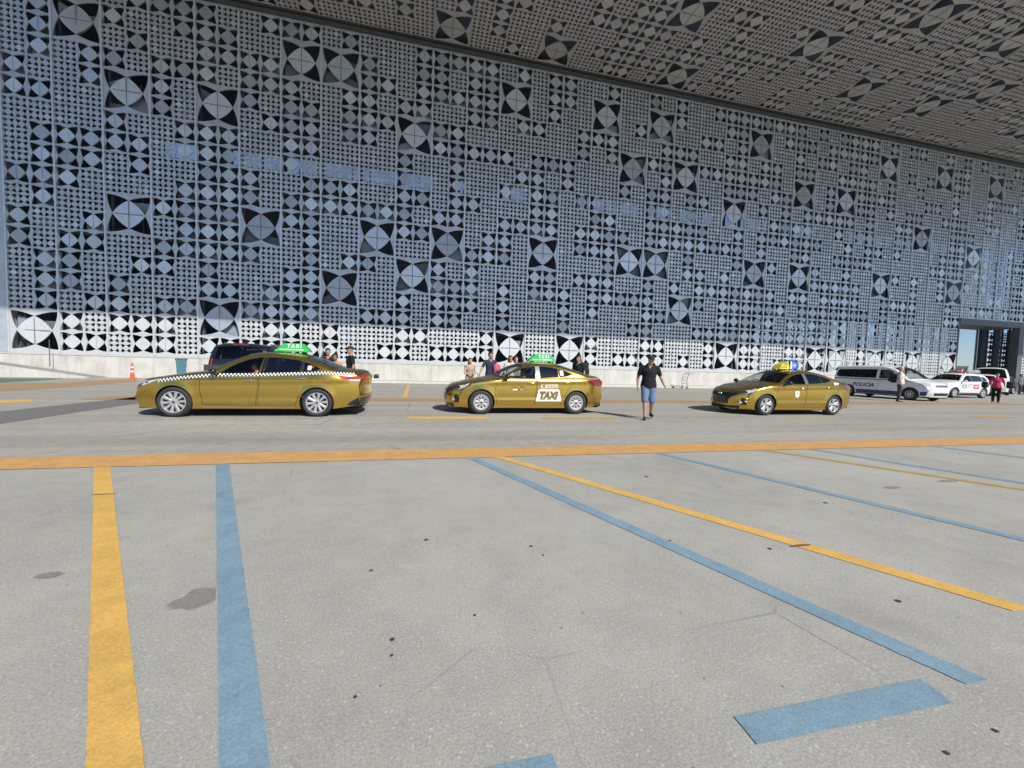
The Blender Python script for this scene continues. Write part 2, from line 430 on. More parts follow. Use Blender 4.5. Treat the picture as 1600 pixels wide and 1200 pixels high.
for px, py, r in ((613, 1000, .012), (1404, 940, .016), (1480, 1178, .008), (1556, 1143, .009), (830, 854, .012), (1203, 858, .014), (1047, 845, .011),
                  (849, 868, .008), (666, 844, .016), (580, 892, .012), (742, 962, .008), (612, 1025, .008), (555, 1090, .008), (1290, 786, .02), (1010, 745, .02)):
    stain(px, py, r, r * 1.1, GUM)
stain(1395, 762, .16, .05, DAMP); stain(1480, 752, .2, .05, DAMP); stain(1250, 853, .10, .018, mat("scuff_brown", (.16, .11, .05), .8))
stain(75, 900, .09, .05, DAMP); stain(160, 773, .10, .012, GUM)

# kerb, pavement, low wall
mb = MB(); mb.box(-14.5, 25.15, 0, 48.5, 25.40, .13); struct(mb.build("kerb", mat("kerb_white", (.58, .57, .54), .8, var=.15, vscale=4)))
mb = MB(); mb.box(-14.5, 25.40, 0, 48.5, 26.55, .118); struct(mb.build("pavement", mat("pavement_pale", (.42, .41, .385), .85, var=.12, vscale=3)))
lw = thing("low_wall", "long low white plastered wall running under the patterned metal screen", "wall", (0, 26.55, 0))
mb = MB(); mb.box(-60, 0, 0, 49.0, 1.6, 1.19); mb.build("wall", PLASTER, lw)
mb = MB(); mb.box(-60, -.03, 1.19, 49.0, 1.6, 1.25); mb.build("coping", mat("coping_pale", (.55, .54, .51), .8, var=.12, vscale=2), lw)
# ramp on the left
rp = thing("access_ramp", "grey concrete ramp climbing left in front of the low white wall", "ramp", (-17.3, 25.2, 0))
def ramp_prism(mb, x0, z0, x1, z1, y0, y1, lift=0, zb=0):
    p = [(x0, z0 + lift), (x1, z1 + lift)]
    mb.poly([(x0, y0, z0 + lift), (x1, y0, z1 + lift), (x1, y1, z1 + lift), (x0, y1, z0 + lift)][::-1])
    mb.poly([(x0, y0, zb), (x0, y0, z0 + lift), (x1, y0, z1 + lift), (x1, y0, zb)][::-1])
    mb.poly([(x0, y1, zb), (x0, y1, z0 + lift), (x1, y1, z1 + lift), (x1, y1, zb)])
    mb.poly([(x0, y0, zb), (x0, y1, zb), (x0, y1, z0 + lift), (x0, y0, z0 + lift)])
    mb.poly([(x1, y0, zb), (x1, y1, zb), (x1, y1, z1 + lift), (x1, y0, z1 + lift)])
mb = MB(); ramp_prism(mb, 0, .02, -6.5, 1.0, .16, 1.3); ramp_prism(mb, -6.503, 1.0, -40, 1.05, .16, 1.3)
mb.build("slope", mat("ramp_concrete", (.27, .265, .25), .9, var=.15, vscale=2), rp)
mb = MB(); ramp_prism(mb, 0, .04, -6.5, 1.0, -.1, .155, .02); ramp_prism(mb, -6.503, 1.02, -40, 1.07, -.1, .155, .0)
mb.build("side_wall", PLASTER, rp)
pp = MB(); pp.tube([(0, 0, 0), (0, 0, 1.45)], .018, 8); o = pp.build("thin_post", FRAMED); o.location = (pix_y(78, 26.0), 26.0, .55)
tag(o, "thin grey metal post standing on the ramp at far left", "post")

# ------------------------------------------------------------------ terminal building with screens
W_ = 2.235; U = W_ / 2; RU = 1.125; X0 = -22.0; Z0 = 1.385; YF = 27.0
bld = thing("terminal_building", "huge terminal hall clad in patterned grey metal screens under a deep patterned canopy", "building", (X0, YF, 0))

TILT = random.Random(23)
def cell(mb, u0, v0, su, sv, e, d, k, fmap, plate_mi, th, bulge=.055, n=.018, fr=0):
    """one perforated cell: frame with four curved corner holes around a squarish plate"""
    def P(u, v, dep=0): return fmap(u0 + u * su, v0 + v * sv, dep)
    arc = []     # along bottom from corner to tip (left half)
    for i in range(k + 1):
        q = 1 - i / k
        arc.append((e + (0.5 - n - e) * (1 - q), e + (d - e) * (1 - q) ** 1.9))
    bottom = arc + [(1 - a, b) for a, b in reversed(arc)]
    rot = lambda p: (1 - p[1], p[0])
    sides = [bottom]
    for _ in range(3): sides.append([rot(p) for p in sides[-1]])
    outer = [(0, 0), (1, 0), (1, 1), (0, 1)]
    for i in range(4):
        S = sides[i]
        mb.poly([P(*outer[i]), P(*outer[(i + 1) % 4])] + [P(*p) for p in reversed(S)], fr)
    dia = []
    for i in range(4):
        S = sides[i]; mid = len(S) // 2
        a0, a1 = S[mid - 1], S[mid]; b0 = sides[(i + 1) % 4][mid - 1]
        dia += [a0, a1]
        nx, ny = (b0[1] - a1[1]), -(b0[0] - a1[0]); L = math.hypot(nx, ny)
        for j in range(1, k + 1):
            t = j / (k + 1); h = bulge * 4 * t * (1 - t)
            dia.append((a1[0] + (b0[0] - a1[0]) * t + nx / L * h, a1[1] + (b0[1] - a1[1]) * t + ny / L * h))
    if th:
        ta, tb_ = TILT.gauss(0, .020) * su, TILT.gauss(0, .020) * sv
        mb.poly([P(p[0], p[1], ta * (p[0] - .5) + tb_ * (p[1] - .5)) for p in dia], plate_mi)
    else: mb.poly([P(*p) for p in dia], plate_mi)
    if th:
        for i in range(4):
            S = sides[i]
            mb.grid([[P(*p) for p in S], [P(*p, th) for p in S]], False, fr)
        m = len(dia)
        mb.grid([[P(*p) for p in dia + dia[:1]], [P(*p, th) for p in dia + dia[:1]]], False, fr)
    return dia

BIGS = [(1, 16), (2, 13), (4, 13), (6, 16), (7, 16), (9, 13), (12, 16), (15, 16), (17, 16), (16, 13), (18, 13), (21, 16), (2, 7), (5, 7), (8, 7), (10, 7),
        (13, 7), (16, 7), (17, 7), (9, 5), (7, 4), (4, 2), (0, 1), (12, 1), (14, 1), (18, 4), (21, 7), (23, 7), (20, 11), (23, 13), (25, 13), (27, 16), (30, 16),
        (33, 16), (29, 11), (27, 7), (32, 10), (31, 7), (20, 1), (24, 1), (25, 1), (27, 1), (29, 1), (31, 1), (37, 13), (38, 4), (40, 16)]
def strip_cells(mb, c, r0, r1, bigs, fmap, rng, density, th, su=U, sv=RU, plates=(1, 2, 3), low=False):
    taken = set()
    for (bc, br) in bigs:
        if bc == c and br - 1 >= r0 and br + 1 <= r1:
            taken |= {br - 1, br}
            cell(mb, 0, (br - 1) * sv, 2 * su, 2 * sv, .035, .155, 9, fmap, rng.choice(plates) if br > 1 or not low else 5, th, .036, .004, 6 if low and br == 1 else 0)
            for a, b in (((.5 - .010, .17), (.5 + .010, .83)), ((.19, .5 - .010), (.81, .5 + .010))):      # seam ribs on the big plate
                q = [(a[0], a[1]), (b[0], a[1]), (b[0], b[1]), (a[0], b[1])]
                mb.poly([fmap(p[0] * 2 * su, (br - 1) * sv + p[1] * 2 * sv, -.016 if a[0] > .3 else -.018) for p in q], 4)
    mode = rng.random()
    for r in range(r0, r1):
        if r in taken: continue
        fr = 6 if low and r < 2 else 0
        for h in (0, 1):
            p = density + (.25 if mode < .25 else -.1)
            if rng.random() < p:
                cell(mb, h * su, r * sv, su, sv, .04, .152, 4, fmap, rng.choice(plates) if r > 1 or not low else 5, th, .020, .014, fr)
                if rng.random() < .35:
                    q = [(.492, .18), (.508, .18), (.508, .82), (.492, .82)]
                    mb.poly([fmap(h * su + p_[0] * su, r * sv + p_[1] * sv, -.010) for p_ in q], 4)
            else:
                for i in (0, 1):
                    for j in (0, 1):
                        cell(mb, h * su + i * su / 2, r * sv + j * sv / 2, su / 2, sv / 2, .058, .212, 2, fmap, 5 if low and 2 <= r <= 3 and rng.random() < .05 else fr if rng.random() < .7 else (rng.choice(plates) if fr == 0 else 5), th, .010, .022, fr)  # a few bright plates above the low rows paint in sun flecks
rng = random.Random(11)
SEAM = mat("screen_seam", (.20, .21, .22), .6)
SM = [STEEL, PLATEA, PLATEB, PLATEC, SEAM, PLATEW, STEELW, mat('added_liner_blue_grey', (.25, .30, .36), .7, var=.25, vscale=1.2), mat('added_liner_dark', (.13, .16, .20), .7, var=.25, vscale=1.2)]
lr = random.Random(31)
NC = 45
for c in range(NC):
    r0 = 5 if 32 <= c <= 35 else 0
    mb = MB()
    strip_cells(mb, c, r0, 18, BIGS, lambda u, v, dep, c=c: (c * W_ + u, dep, Z0 + v), rng, .56, .05, low=True)
    za = Z0 + r0 * RU - (.11 if r0 == 0 else 0); zb_ = Z0 + 18 * RU
    mb.box(c * W_ - .045, -.05, za, c * W_ + .045, .12, 3.62, 6) if r0 == 0 else None      # proud vertical rail, lower length in the sunlit colour, then the upper
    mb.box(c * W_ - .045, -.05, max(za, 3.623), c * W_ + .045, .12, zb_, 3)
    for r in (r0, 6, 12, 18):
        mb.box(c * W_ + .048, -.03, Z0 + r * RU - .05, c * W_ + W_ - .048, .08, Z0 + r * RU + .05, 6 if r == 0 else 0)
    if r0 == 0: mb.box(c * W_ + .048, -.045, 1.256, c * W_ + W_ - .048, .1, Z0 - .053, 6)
    # grey liner sheets on battens, added close behind part of the screen to brighten its holes, other bays stay open to the hall
    if not 32 <= c <= 35:
        for r in range(1, 18):
            if 9 <= r <= 11 or (c > 24 and r < 6): continue
            for h in (0, 1):
                q = lr.random()
                if q < .32:
                    x0_ = c * W_ + h * U + (.10 if h == 0 else .01); x1_ = c * W_ + (h + 1) * U - (.012 if h == 0 else .06); z0_ = Z0 + r * RU + .055; m_ = 7 if q < .14 else 8
                    mb.quad((x0_, .36, z0_), (x1_, .36, z0_), (x1_, .36, z0_ + lr.choice((.5, .75, .98))), (x0_, .36, z0_ + lr.choice((.5, .75, .98))), m_)
                    mb.box(x1_ - .03, .04, z0_ - .012, x1_, .38, z0_ + .012, 4)
    mb.build("screen_panel", SM, bld)
# left end rail
mb = MB(); mb.box(-.42, -.06, 1.27, -.048, .3, 21.6); mb.box(-.40, .3, 0, -.07, 1.0, 21.6); mb.build("end_column", STEEL, bld)
# header between screen and soffit
mb = MB(); mb.box(-.4, -.05, Z0 + 18 * RU + .053, NC * W_, .02, 21.70); mb.box(-.4, -.25, 21.72, NC * W_, -.02, 21.84); mb.box(-.4, -.42, 21.90, NC * W_, -.26, 22.02)
mb.build("header_beam", mat("header_grey", (.10, .103, .107), .5, .3, var=.1), bld)
# canopy soffit
CB = [(10, 1), (13, 1), (17, 1), (16, 5), (20, 5), (23, 3), (26, 3), (22, 8), (27, 5), (25, 8), (31, 3), (34, 6), (30, 8), (5, 4), (2, 8), (37, 2), (8, 12), (14, 11), (20, 12), (28, 13), (3, 14)]
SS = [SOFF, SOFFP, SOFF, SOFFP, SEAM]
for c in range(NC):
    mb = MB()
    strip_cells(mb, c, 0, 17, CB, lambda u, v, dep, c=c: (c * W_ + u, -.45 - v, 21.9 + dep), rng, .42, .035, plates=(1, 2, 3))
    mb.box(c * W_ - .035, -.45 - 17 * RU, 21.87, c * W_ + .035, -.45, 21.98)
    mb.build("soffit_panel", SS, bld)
Ln = NC * W_
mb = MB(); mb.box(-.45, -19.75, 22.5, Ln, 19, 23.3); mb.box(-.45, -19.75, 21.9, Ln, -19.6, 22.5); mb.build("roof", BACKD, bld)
# supporting steelwork behind the screens
mb = MB()
for c in range(0, NC + 1):
    if 33 <= c <= 35: continue
    mb.box(c * W_ - .06, .55, 0, c * W_ + .06, .75, 21.9)
for r in (6, 12, 18): mb.box(-.3, .45, Z0 + r * RU - .12, Ln, .95, Z0 + r * RU + .12)
mb.build("steel_frame", FRAMED, bld)
# inner glazed line mullions
mb = MB()
for i in range(0, int(Ln / 1.12)):
    x = i * 1.1175 + .3
    if 32 * W_ - .3 < x < 36 * W_: continue
    mb.box(x - .035, 2.6, 0, x + .035, 2.75, 18)
for z in (3.6, 8.2, 12.2): mb.box(0, 2.62, z - .1, 32 * W_, 2.78, z + .1)
mb.build("inner_mullions", FRAMED, bld)
# back wall of the hall: clerestory gap, solid below on the left, patterned screen with daylight on the right
xs = 61.0
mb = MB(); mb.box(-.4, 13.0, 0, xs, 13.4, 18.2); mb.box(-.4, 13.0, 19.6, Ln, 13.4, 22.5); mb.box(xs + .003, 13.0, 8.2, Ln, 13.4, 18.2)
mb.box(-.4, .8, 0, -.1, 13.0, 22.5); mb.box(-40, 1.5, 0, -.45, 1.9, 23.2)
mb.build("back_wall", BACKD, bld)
for i in range(0, 30):
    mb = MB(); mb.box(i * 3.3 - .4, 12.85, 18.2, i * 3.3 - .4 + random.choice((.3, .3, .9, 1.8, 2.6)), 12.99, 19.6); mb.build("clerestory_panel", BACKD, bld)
DS = [FRAMED]
def open_screen(mb, n, r0, r1, fmap, rng):
    for r in range(r0, r1):
        for h in (0, 1):
            if rng.random() < .6: cell(mb, h * U, r * RU, U, RU, .06, .19, 4, fmap, 0, 0, .02, .02)
            else:
                for i in (0, 1):
                    for j in (0, 1): cell(mb, h * U + i * U / 2, r * RU + j * RU / 2, U / 2, RU / 2, .10, .22, 2, fmap, 0, 0, .0, .03)
for c in range(0, 18):
    xa = xs + c * W_
    if 71 < xa < 97: continue
    mb = MB(); open_screen(mb, c, 0, 7, lambda u, v, dep, xa=xa: (xa + u, 13.1 + dep, .3 + v), rng)
    mb.build("rear_screen_panel", DS, bld)
    mb = MB(); mb.box(xa - .10, 12.8, 0, xa + .10, 13.0, 8.2); mb.build("rear_post", BACKD, bld)
# doorway
dx0 = 32 * W_; dx1 = 36 * W_
mb = MB(); mb.box(dx0 + .05, -.06, Z0 + 5 * RU - .62, dx1 - .05, 2.4, Z0 + 5 * RU - .055); mb.box(dx0 - .05, -.02, 0, dx0 + .10, .5, Z0 + 5 * RU - .06)
mb.box(dx1 - .75, -.12, 0, dx1 - .06, .4, Z0 + 5 * RU - .65)
mb.build("door_frame", mat("door_frame_grey", (.12, .135, .155), .5, .2, var=.1), bld)
for c in range(0, 3):
    xa = dx1 + 2.45 + c * W_
    mb = MB(); mb.box(xa - .35, 4.0, 0, xa + .35, 4.29, 6.9); mb.build("inner_column", FRAMED, bld)
for c in range(0, 4):
    xa = dx1 + 2.45 + c * W_
    mb = MB(); open_screen(mb, c, 0, 5, lambda u, v, dep, xa=xa: (xa + u, 4.3 + dep, .9 + v), rng)
    mb.build("side_screen_panel", DS, bld)

# ------------------------------------------------------------------ cars
class Body:
    """car body from a side outline (near edge) and a centre outline; front of the car towards -x"""
    def __init__(s, keys, W, zb=.95, k1=.45, k2=.3, pf=(.2, 1.0, .22), pr=(2.9, .9, .16), r=.05, creases=(), tuck=.07):
        s.E = [(k[0], k[1]) for k in keys]; s.C = [(k[2], k[3]) for k in keys]; s.N = len(keys) - 1
        s.W = W; s.zb = zb; s.k1 = k1; s.k2 = k2; s.pf = pf; s.pr = pr; s.r = r; s.cr = creases; s.tuck = tuck
        s.wheels = []; s.Ra = .36
        s.Es = [s.at(s.E, i / 6) for i in range(s.N * 6 + 1)]
        top = [p for p in s.Es[6:-6]]; s.top = top; s.nc = {}
        s.x0 = min(p[0] for p in top) - .02; s.tab = [s.etop0(s.x0 + k * .01) for k in range(int((max(p[0] for p in top) - s.x0) * 100) + 4)]
    def at(s, K, u):
        i = max(0, min(s.N - 1, int(u))); t = u - i
        P1, P2 = K[i], K[i + 1]; P0 = K[i - 1] if i > 0 else None; P3 = K[i + 2] if i + 2 <= s.N else None
        d = lambda a, b: math.hypot(b[0] - a[0], b[1] - a[1]) + 1e-6
        L = d(P1, P2); out = []
        for k in (0, 1):
            c1 = (P2[k] - P1[k]) / L
            m1 = c1 if P0 is None else ((P1[k] - P0[k]) / d(P0, P1) * L + c1 * d(P0, P1)) / (L + d(P0, P1))
            m2 = c1 if P3 is None else ((P3[k] - P2[k]) / d(P2, P3) * L + c1 * d(P2, P3)) / (L + d(P2, P3))
            h = t * t * (3 - 2 * t)
            out.append(P1[k] * (1 - h) + P2[k] * h + L * (m1 * (t ** 3 - 2 * t * t + t) + m2 * (t ** 3 - t * t)))
        return tuple(out)
    def etop(s, x):
        k = (x - s.x0) * 100; i = int(k)
        if k < 0 or i + 1 >= len(s.tab): return 9
        a, b = s.tab[i], s.tab[i + 1]
        return max(a, b) if a > 8 or b > 8 else a + (b - a) * (k - i)
    def etop0(s, x):
        z = 0
        for a, b in zip(s.top, s.top[1:]):
            if min(a[0], b[0]) - 1e-6 <= x <= max(a[0], b[0]) + 1e-6:
                t = 0 if abs(b[0] - a[0]) < 1e-6 else (x - a[0]) / (b[0] - a[0]); z = max(z, a[1] + (b[1] - a[1]) * t)
        return z if z > 0 else 9
    def Y(s, x, z):
        y = s.W
        if x < s.pf[0]: y -= s.pf[2] * ((s.pf[0] - x) / s.pf[1]) ** 2
        if x > s.pr[0]: y -= s.pr[2] * ((x - s.pr[0]) / s.pr[1]) ** 2
        d = z - s.zb
        if d > 0: y -= s.k1 * d + s.k2 * d * d
        elif d > -.12: y -= 0
        lo = max(0, .62 - z) / .5; y -= s.tuck * lo * lo
        mid = max(0, z - .62) / .4
        if d <= 0: y -= .02 * mid * mid
        else: y -= .02 * ((s.zb - .62) / .4) ** 2
        for (xa, za, xb, zb_, a, w) in s.cr:
            if xa - .25 < x < xb + .25:
                t = (x - xa) / (xb - xa); zc = za + (zb_ - za) * t
                f = min(1, (x - xa + .25) / .3, (xb + .25 - x) / .3)
                q = (z - zc) / w
                if -1 < q < 1: y += a * f * .5 * (1 + math.cos(PI * q))
        for wx, wz in s.wheels:
            rr = math.hypot(x - wx, z - wz)
            if rr < s.Ra + .15: y += .016 * max(0, 1 - max(0, rr - s.Ra) / .15) ** 2
        h = s.etop(x) - z
        if h < s.r: q = max(0, min(1, (s.r - h) / s.r)); y -= s.r * .8 * (1 - math.sqrt(max(0, 1 - q * q)))
        return y
    def P(s, u, t, off=0.0):
        e = s.at(s.E, u); c = s.at(s.C, u); b = 1 - abs(t) ** (3.4 if u < 3 else 2.3 + 1.1 * max(0, 4.5 - u) / 1.5 if u < 4.5 else 2.3)
        y = s.Y(e[0], e[1]) * t
        p = Vector((e[0] + (c[0] - e[0]) * b, y, e[1] + (c[1] - e[1]) * b))
        if off:
            q = s.P(u + .02, t) - s.P(u - .02, t) if .02 < u < s.N - .02 else s.P(min(u + .02, s.N), t) - s.P(max(u - .02, 0), t)
            r_ = s.P(u, min(1, t + .02)) - s.P(u, max(-1, t - .02)); n = q.cross(r_).normalized()
            m = s.P(s.N / 2, 0); ctr = Vector((1.4, 0, .6))
            if n.dot(p - ctr) < 0: n = -n
            p = p + n * off
        return p
    def SN(s, x, z, side):
        k = (round(x, 4), round(z, 4))
        if k not in s.nc:
            e = .012; s.nc[k] = ((s.Y(x + e, z) - s.Y(x - e, z)) / (2 * e), (s.Y(x, z + e) - s.Y(x, z - e)) / (2 * e))
        a, b = s.nc[k]; return Vector((-a, side, -max(-3, b) if b > -3 else 3)).normalized()
    def PN(s, u, t):
        e = .03; a = s.P(min(s.N, u + e), t) - s.P(max(0, u - e), t); b = s.P(u, min(1, t + e)) - s.P(u, max(-1, t - e)); n = a.cross(b)
        if n.length < 1e-9: return Vector((0, 0, 1))
        n.normalize(); p = s.P(u, t); return n if n.dot(p - Vector((1.4, 0, .6))) > 0 else -n
    def S(s, x, z, side=-1, off=0.0): return Vector((x, side * (s.Y(x, z) + off), z))

def side_poly(B, poly, m, name, parent, off=.004, step=.05, sides=(-1, 1), smooth=40):
    v, t = cdt([poly], step)
    for sd in sides:
        mb = MB()
        for f in t:
            c = (sum(v[i][0] for i in f) / 3, sum(v[i][1] for i in f) / 3)
            if pip(c, poly):
                q = [B.S(*v[i], sd, off) for i in f]; mb.poly(q if sd < 0 else q[::-1])
        o = mb.build(name, m, parent, smooth=smooth, merge=.0005)
    return o
def spine_poly(B, poly, m, name, parent, off=.005, step=.06, mirror=False, extra=None):
    ks, kt = .33, B.W
    pl = [(a * ks, b * kt) for a, b in poly]; v, t = cdt([pl], step)
    if extra: ve, te = cdt([extra], .05)
    for sg in ((1, -1) if mirror else (1,)):
        mb = MB()
        for f in t:
            c = (sum(v[i][0] for i in f) / 3, sum(v[i][1] for i in f) / 3)
            if pip(c, pl): mb.poly([B.P(v[i][0] / ks, sg * v[i][1] / kt, off) for i in f])
        if extra:                               # side-wrapping piece of the same lamp
            for f in te:
                c = (sum(ve[i][0] for i in f) / 3, sum(ve[i][1] for i in f) / 3)
                if pip(c, extra): mb.poly([B.S(*ve[i], sg, off) for i in f])
        o = mb.build(name, m, parent, smooth=40, merge=.0005, recalc=True)
    return o

def circle(cx, cz, r, n=24, a0=0, a1=2 * PI):
    return [(cx + r * math.cos(a0 + (a1 - a0) * k / n), cz + r * math.sin(a0 + (a1 - a0) * k / n)) for k in range(n)]

def make_wheel(style, R, rim, wid, parent, x, yc, side, shade=None):
    """tyre with a rim child; axis along y; yc outer face; side -1 = outer face towards -y"""
    sd = side
    tb = MB(); prof = [(rim - .005, .03), (rim + .012, .0), (rim + (R - rim) * .5, -.012), (R - .035, .004), (R - .010, .022), (R, .05), (R, wid - .05), (R - .012, wid - .02), (R - .04, wid), (rim, wid)]
    tb.lathe([(r, -sd * h) for r, h in prof], 'y', 40, (0, 0, 0))
    for rr in (R - .004, ):
        pass
    t = tb.build("wheel", RUBBER, parent, smooth=50, recalc=True); t.location = (x, yc, R)
    rb = MB()
    # lip and barrel
    rb.lathe([(rim + .004, -sd * .004), (rim - .012, -sd * .002), (rim - .022, -sd * .016), (rim - .026, -sd * .11)], 'y', 40)
    n0 = len(rb.v)
    def ring(r0, r1, d, mi): rb.lathe([(r0, -sd * d), (r1, -sd * d)], 'y', 32, (0, 0, 0), mi)
    ring(0.001, rim - .02, .085, 1)  # dark brake disc behind the spokes
    def spoke(a, w0, w1, r0, r1, d0=.018, d1=.010):
        ca, sa = math.cos(a), math.sin(a); pts = []
        for r, w, d in ((r0, w0, d0), ((r0 + r1) / 2, (w0 + w1) / 2 * .92, d0 - .004), (r1, w1, d1)):
            pts.append((r, w, d))
        f = lambda r, o, d: (r * ca - o * sa, -sd * d, r * sa + o * ca)
        rows = []
        for r, w, d in pts: rows.append([f(r, -w, d + .045), f(r, -w, d + .006), f(r, -w * .6, d), f(r, w * .6, d), f(r, w, d + .006), f(r, w, d + .045)])
        rb.grid(rows, False, 0)
    if style == 'ten':
        for k in range(10): spoke(2 * PI * k / 10 + .1, .022, .034, .04, rim - .014)
        rb.lathe([(.001, -sd * .008), (.05, -sd * .010), (.062, -sd * .03)], 'y', 24)
    elif style == 'cap':
        for k in range(9): spoke(2 * PI * k / 9 + .2, .020, .034, .05, rim - .055)
        rb.lathe([(rim - .058, -sd * .012), (rim - .02, -sd * .004)], 'y', 40)
        rb.lathe([(.001, -sd * .004), (.06, -sd * .010), (.085, -sd * .022)], 'y', 24)
    elif style == 'five':
        for k in range(5):
            for da in (-.2, .2): spoke(2 * PI * k / 5 + PI / 2 + da, .024, .030, .045, rim - .014)
        rb.lathe([(.001, -sd * .008), (.05, -sd * .010), (.065, -sd * .03)], 'y', 24)
    else:
        for k in range(7): spoke(2 * PI * k / 7, .03, .03, .05, rim - .014)
        rb.lathe([(.001, -sd * .0), (.075, -sd * .004), (.09, -sd * .03)], 'y', 24)
    rb.lathe([(.001, -sd * .004), (.026, -sd * .005)], 'y', 16, (0, 0, 0), 1)
    r_ = rb.build("rim", [HUBSIL if style in ('cap', 'steel') else ALLOY, mat("brake_dark", (.02, .02, .021), .7)], t, smooth=35, recalc=True)
    return t

def rounded_box(mb, x0, y0, z0, x1, y1, z1, r=.04, mi=0):
    """box with bevelled vertical and top edges"""
    rows = []
    for dz, ins in ((0, r * .4), (r, 0), (z1 - z0 - r, 0), (z1 - z0 - r * .3, r * .3), (z1 - z0, r)):
        row = []
        for cx, cy, a0 in ((x1 - r, y1 - r, 0), (x0 + r, y1 - r, PI / 2), (x0 + r, y0 + r, PI), (x1 - r, y0 + r, 1.5 * PI)):
            for k in range(4):
                a = a0 + PI / 2 * k / 3; row.append((cx + (r - ins) * math.cos(a), cy + (r - ins) * math.sin(a), z0 + dz))
        rows.append(row)
    n = mb.grid(rows, True, mi); w_ = len(rows[0])
    mb.f.append(tuple(n + 4 * w_ + k for k in range(w_))); mb.mi.append(mi)
    mb.f.append(tuple(n + k for k in reversed(range(w_)))); mb.mi.append(mi)

def seat(parent, x, y, wid, name, zc=.52, lean=.28):
    mb = MB(); rounded_box(mb, x - .28, y - wid / 2, zc - .14, x + .24, y + wid / 2, zc, .05)
    M = Matrix.Translation((x + .22, 0, zc - .05)) @ Matrix.Rotation(lean, 4, 'Y')
    m2 = MB(); rounded_box(m2, -.07, y - wid / 2, 0, .07, y + wid / 2, .60, .06)
    n = max(1, int(wid / .45))
    for k in range(n):
        yy = y - wid / 2 + wid * (k + .5) / n; rounded_box(m2, -.05, yy - .12, .62, .05, yy + .12, .80, .05)
    k = len(mb.v); mb.v += [tuple(M @ Vector(v)) for v in m2.v]; mb.f += [tuple(k + i for i in f) for f in m2.f]; mb.mi += m2.mi
    return mb.build(name, SEAT, parent, smooth=50)

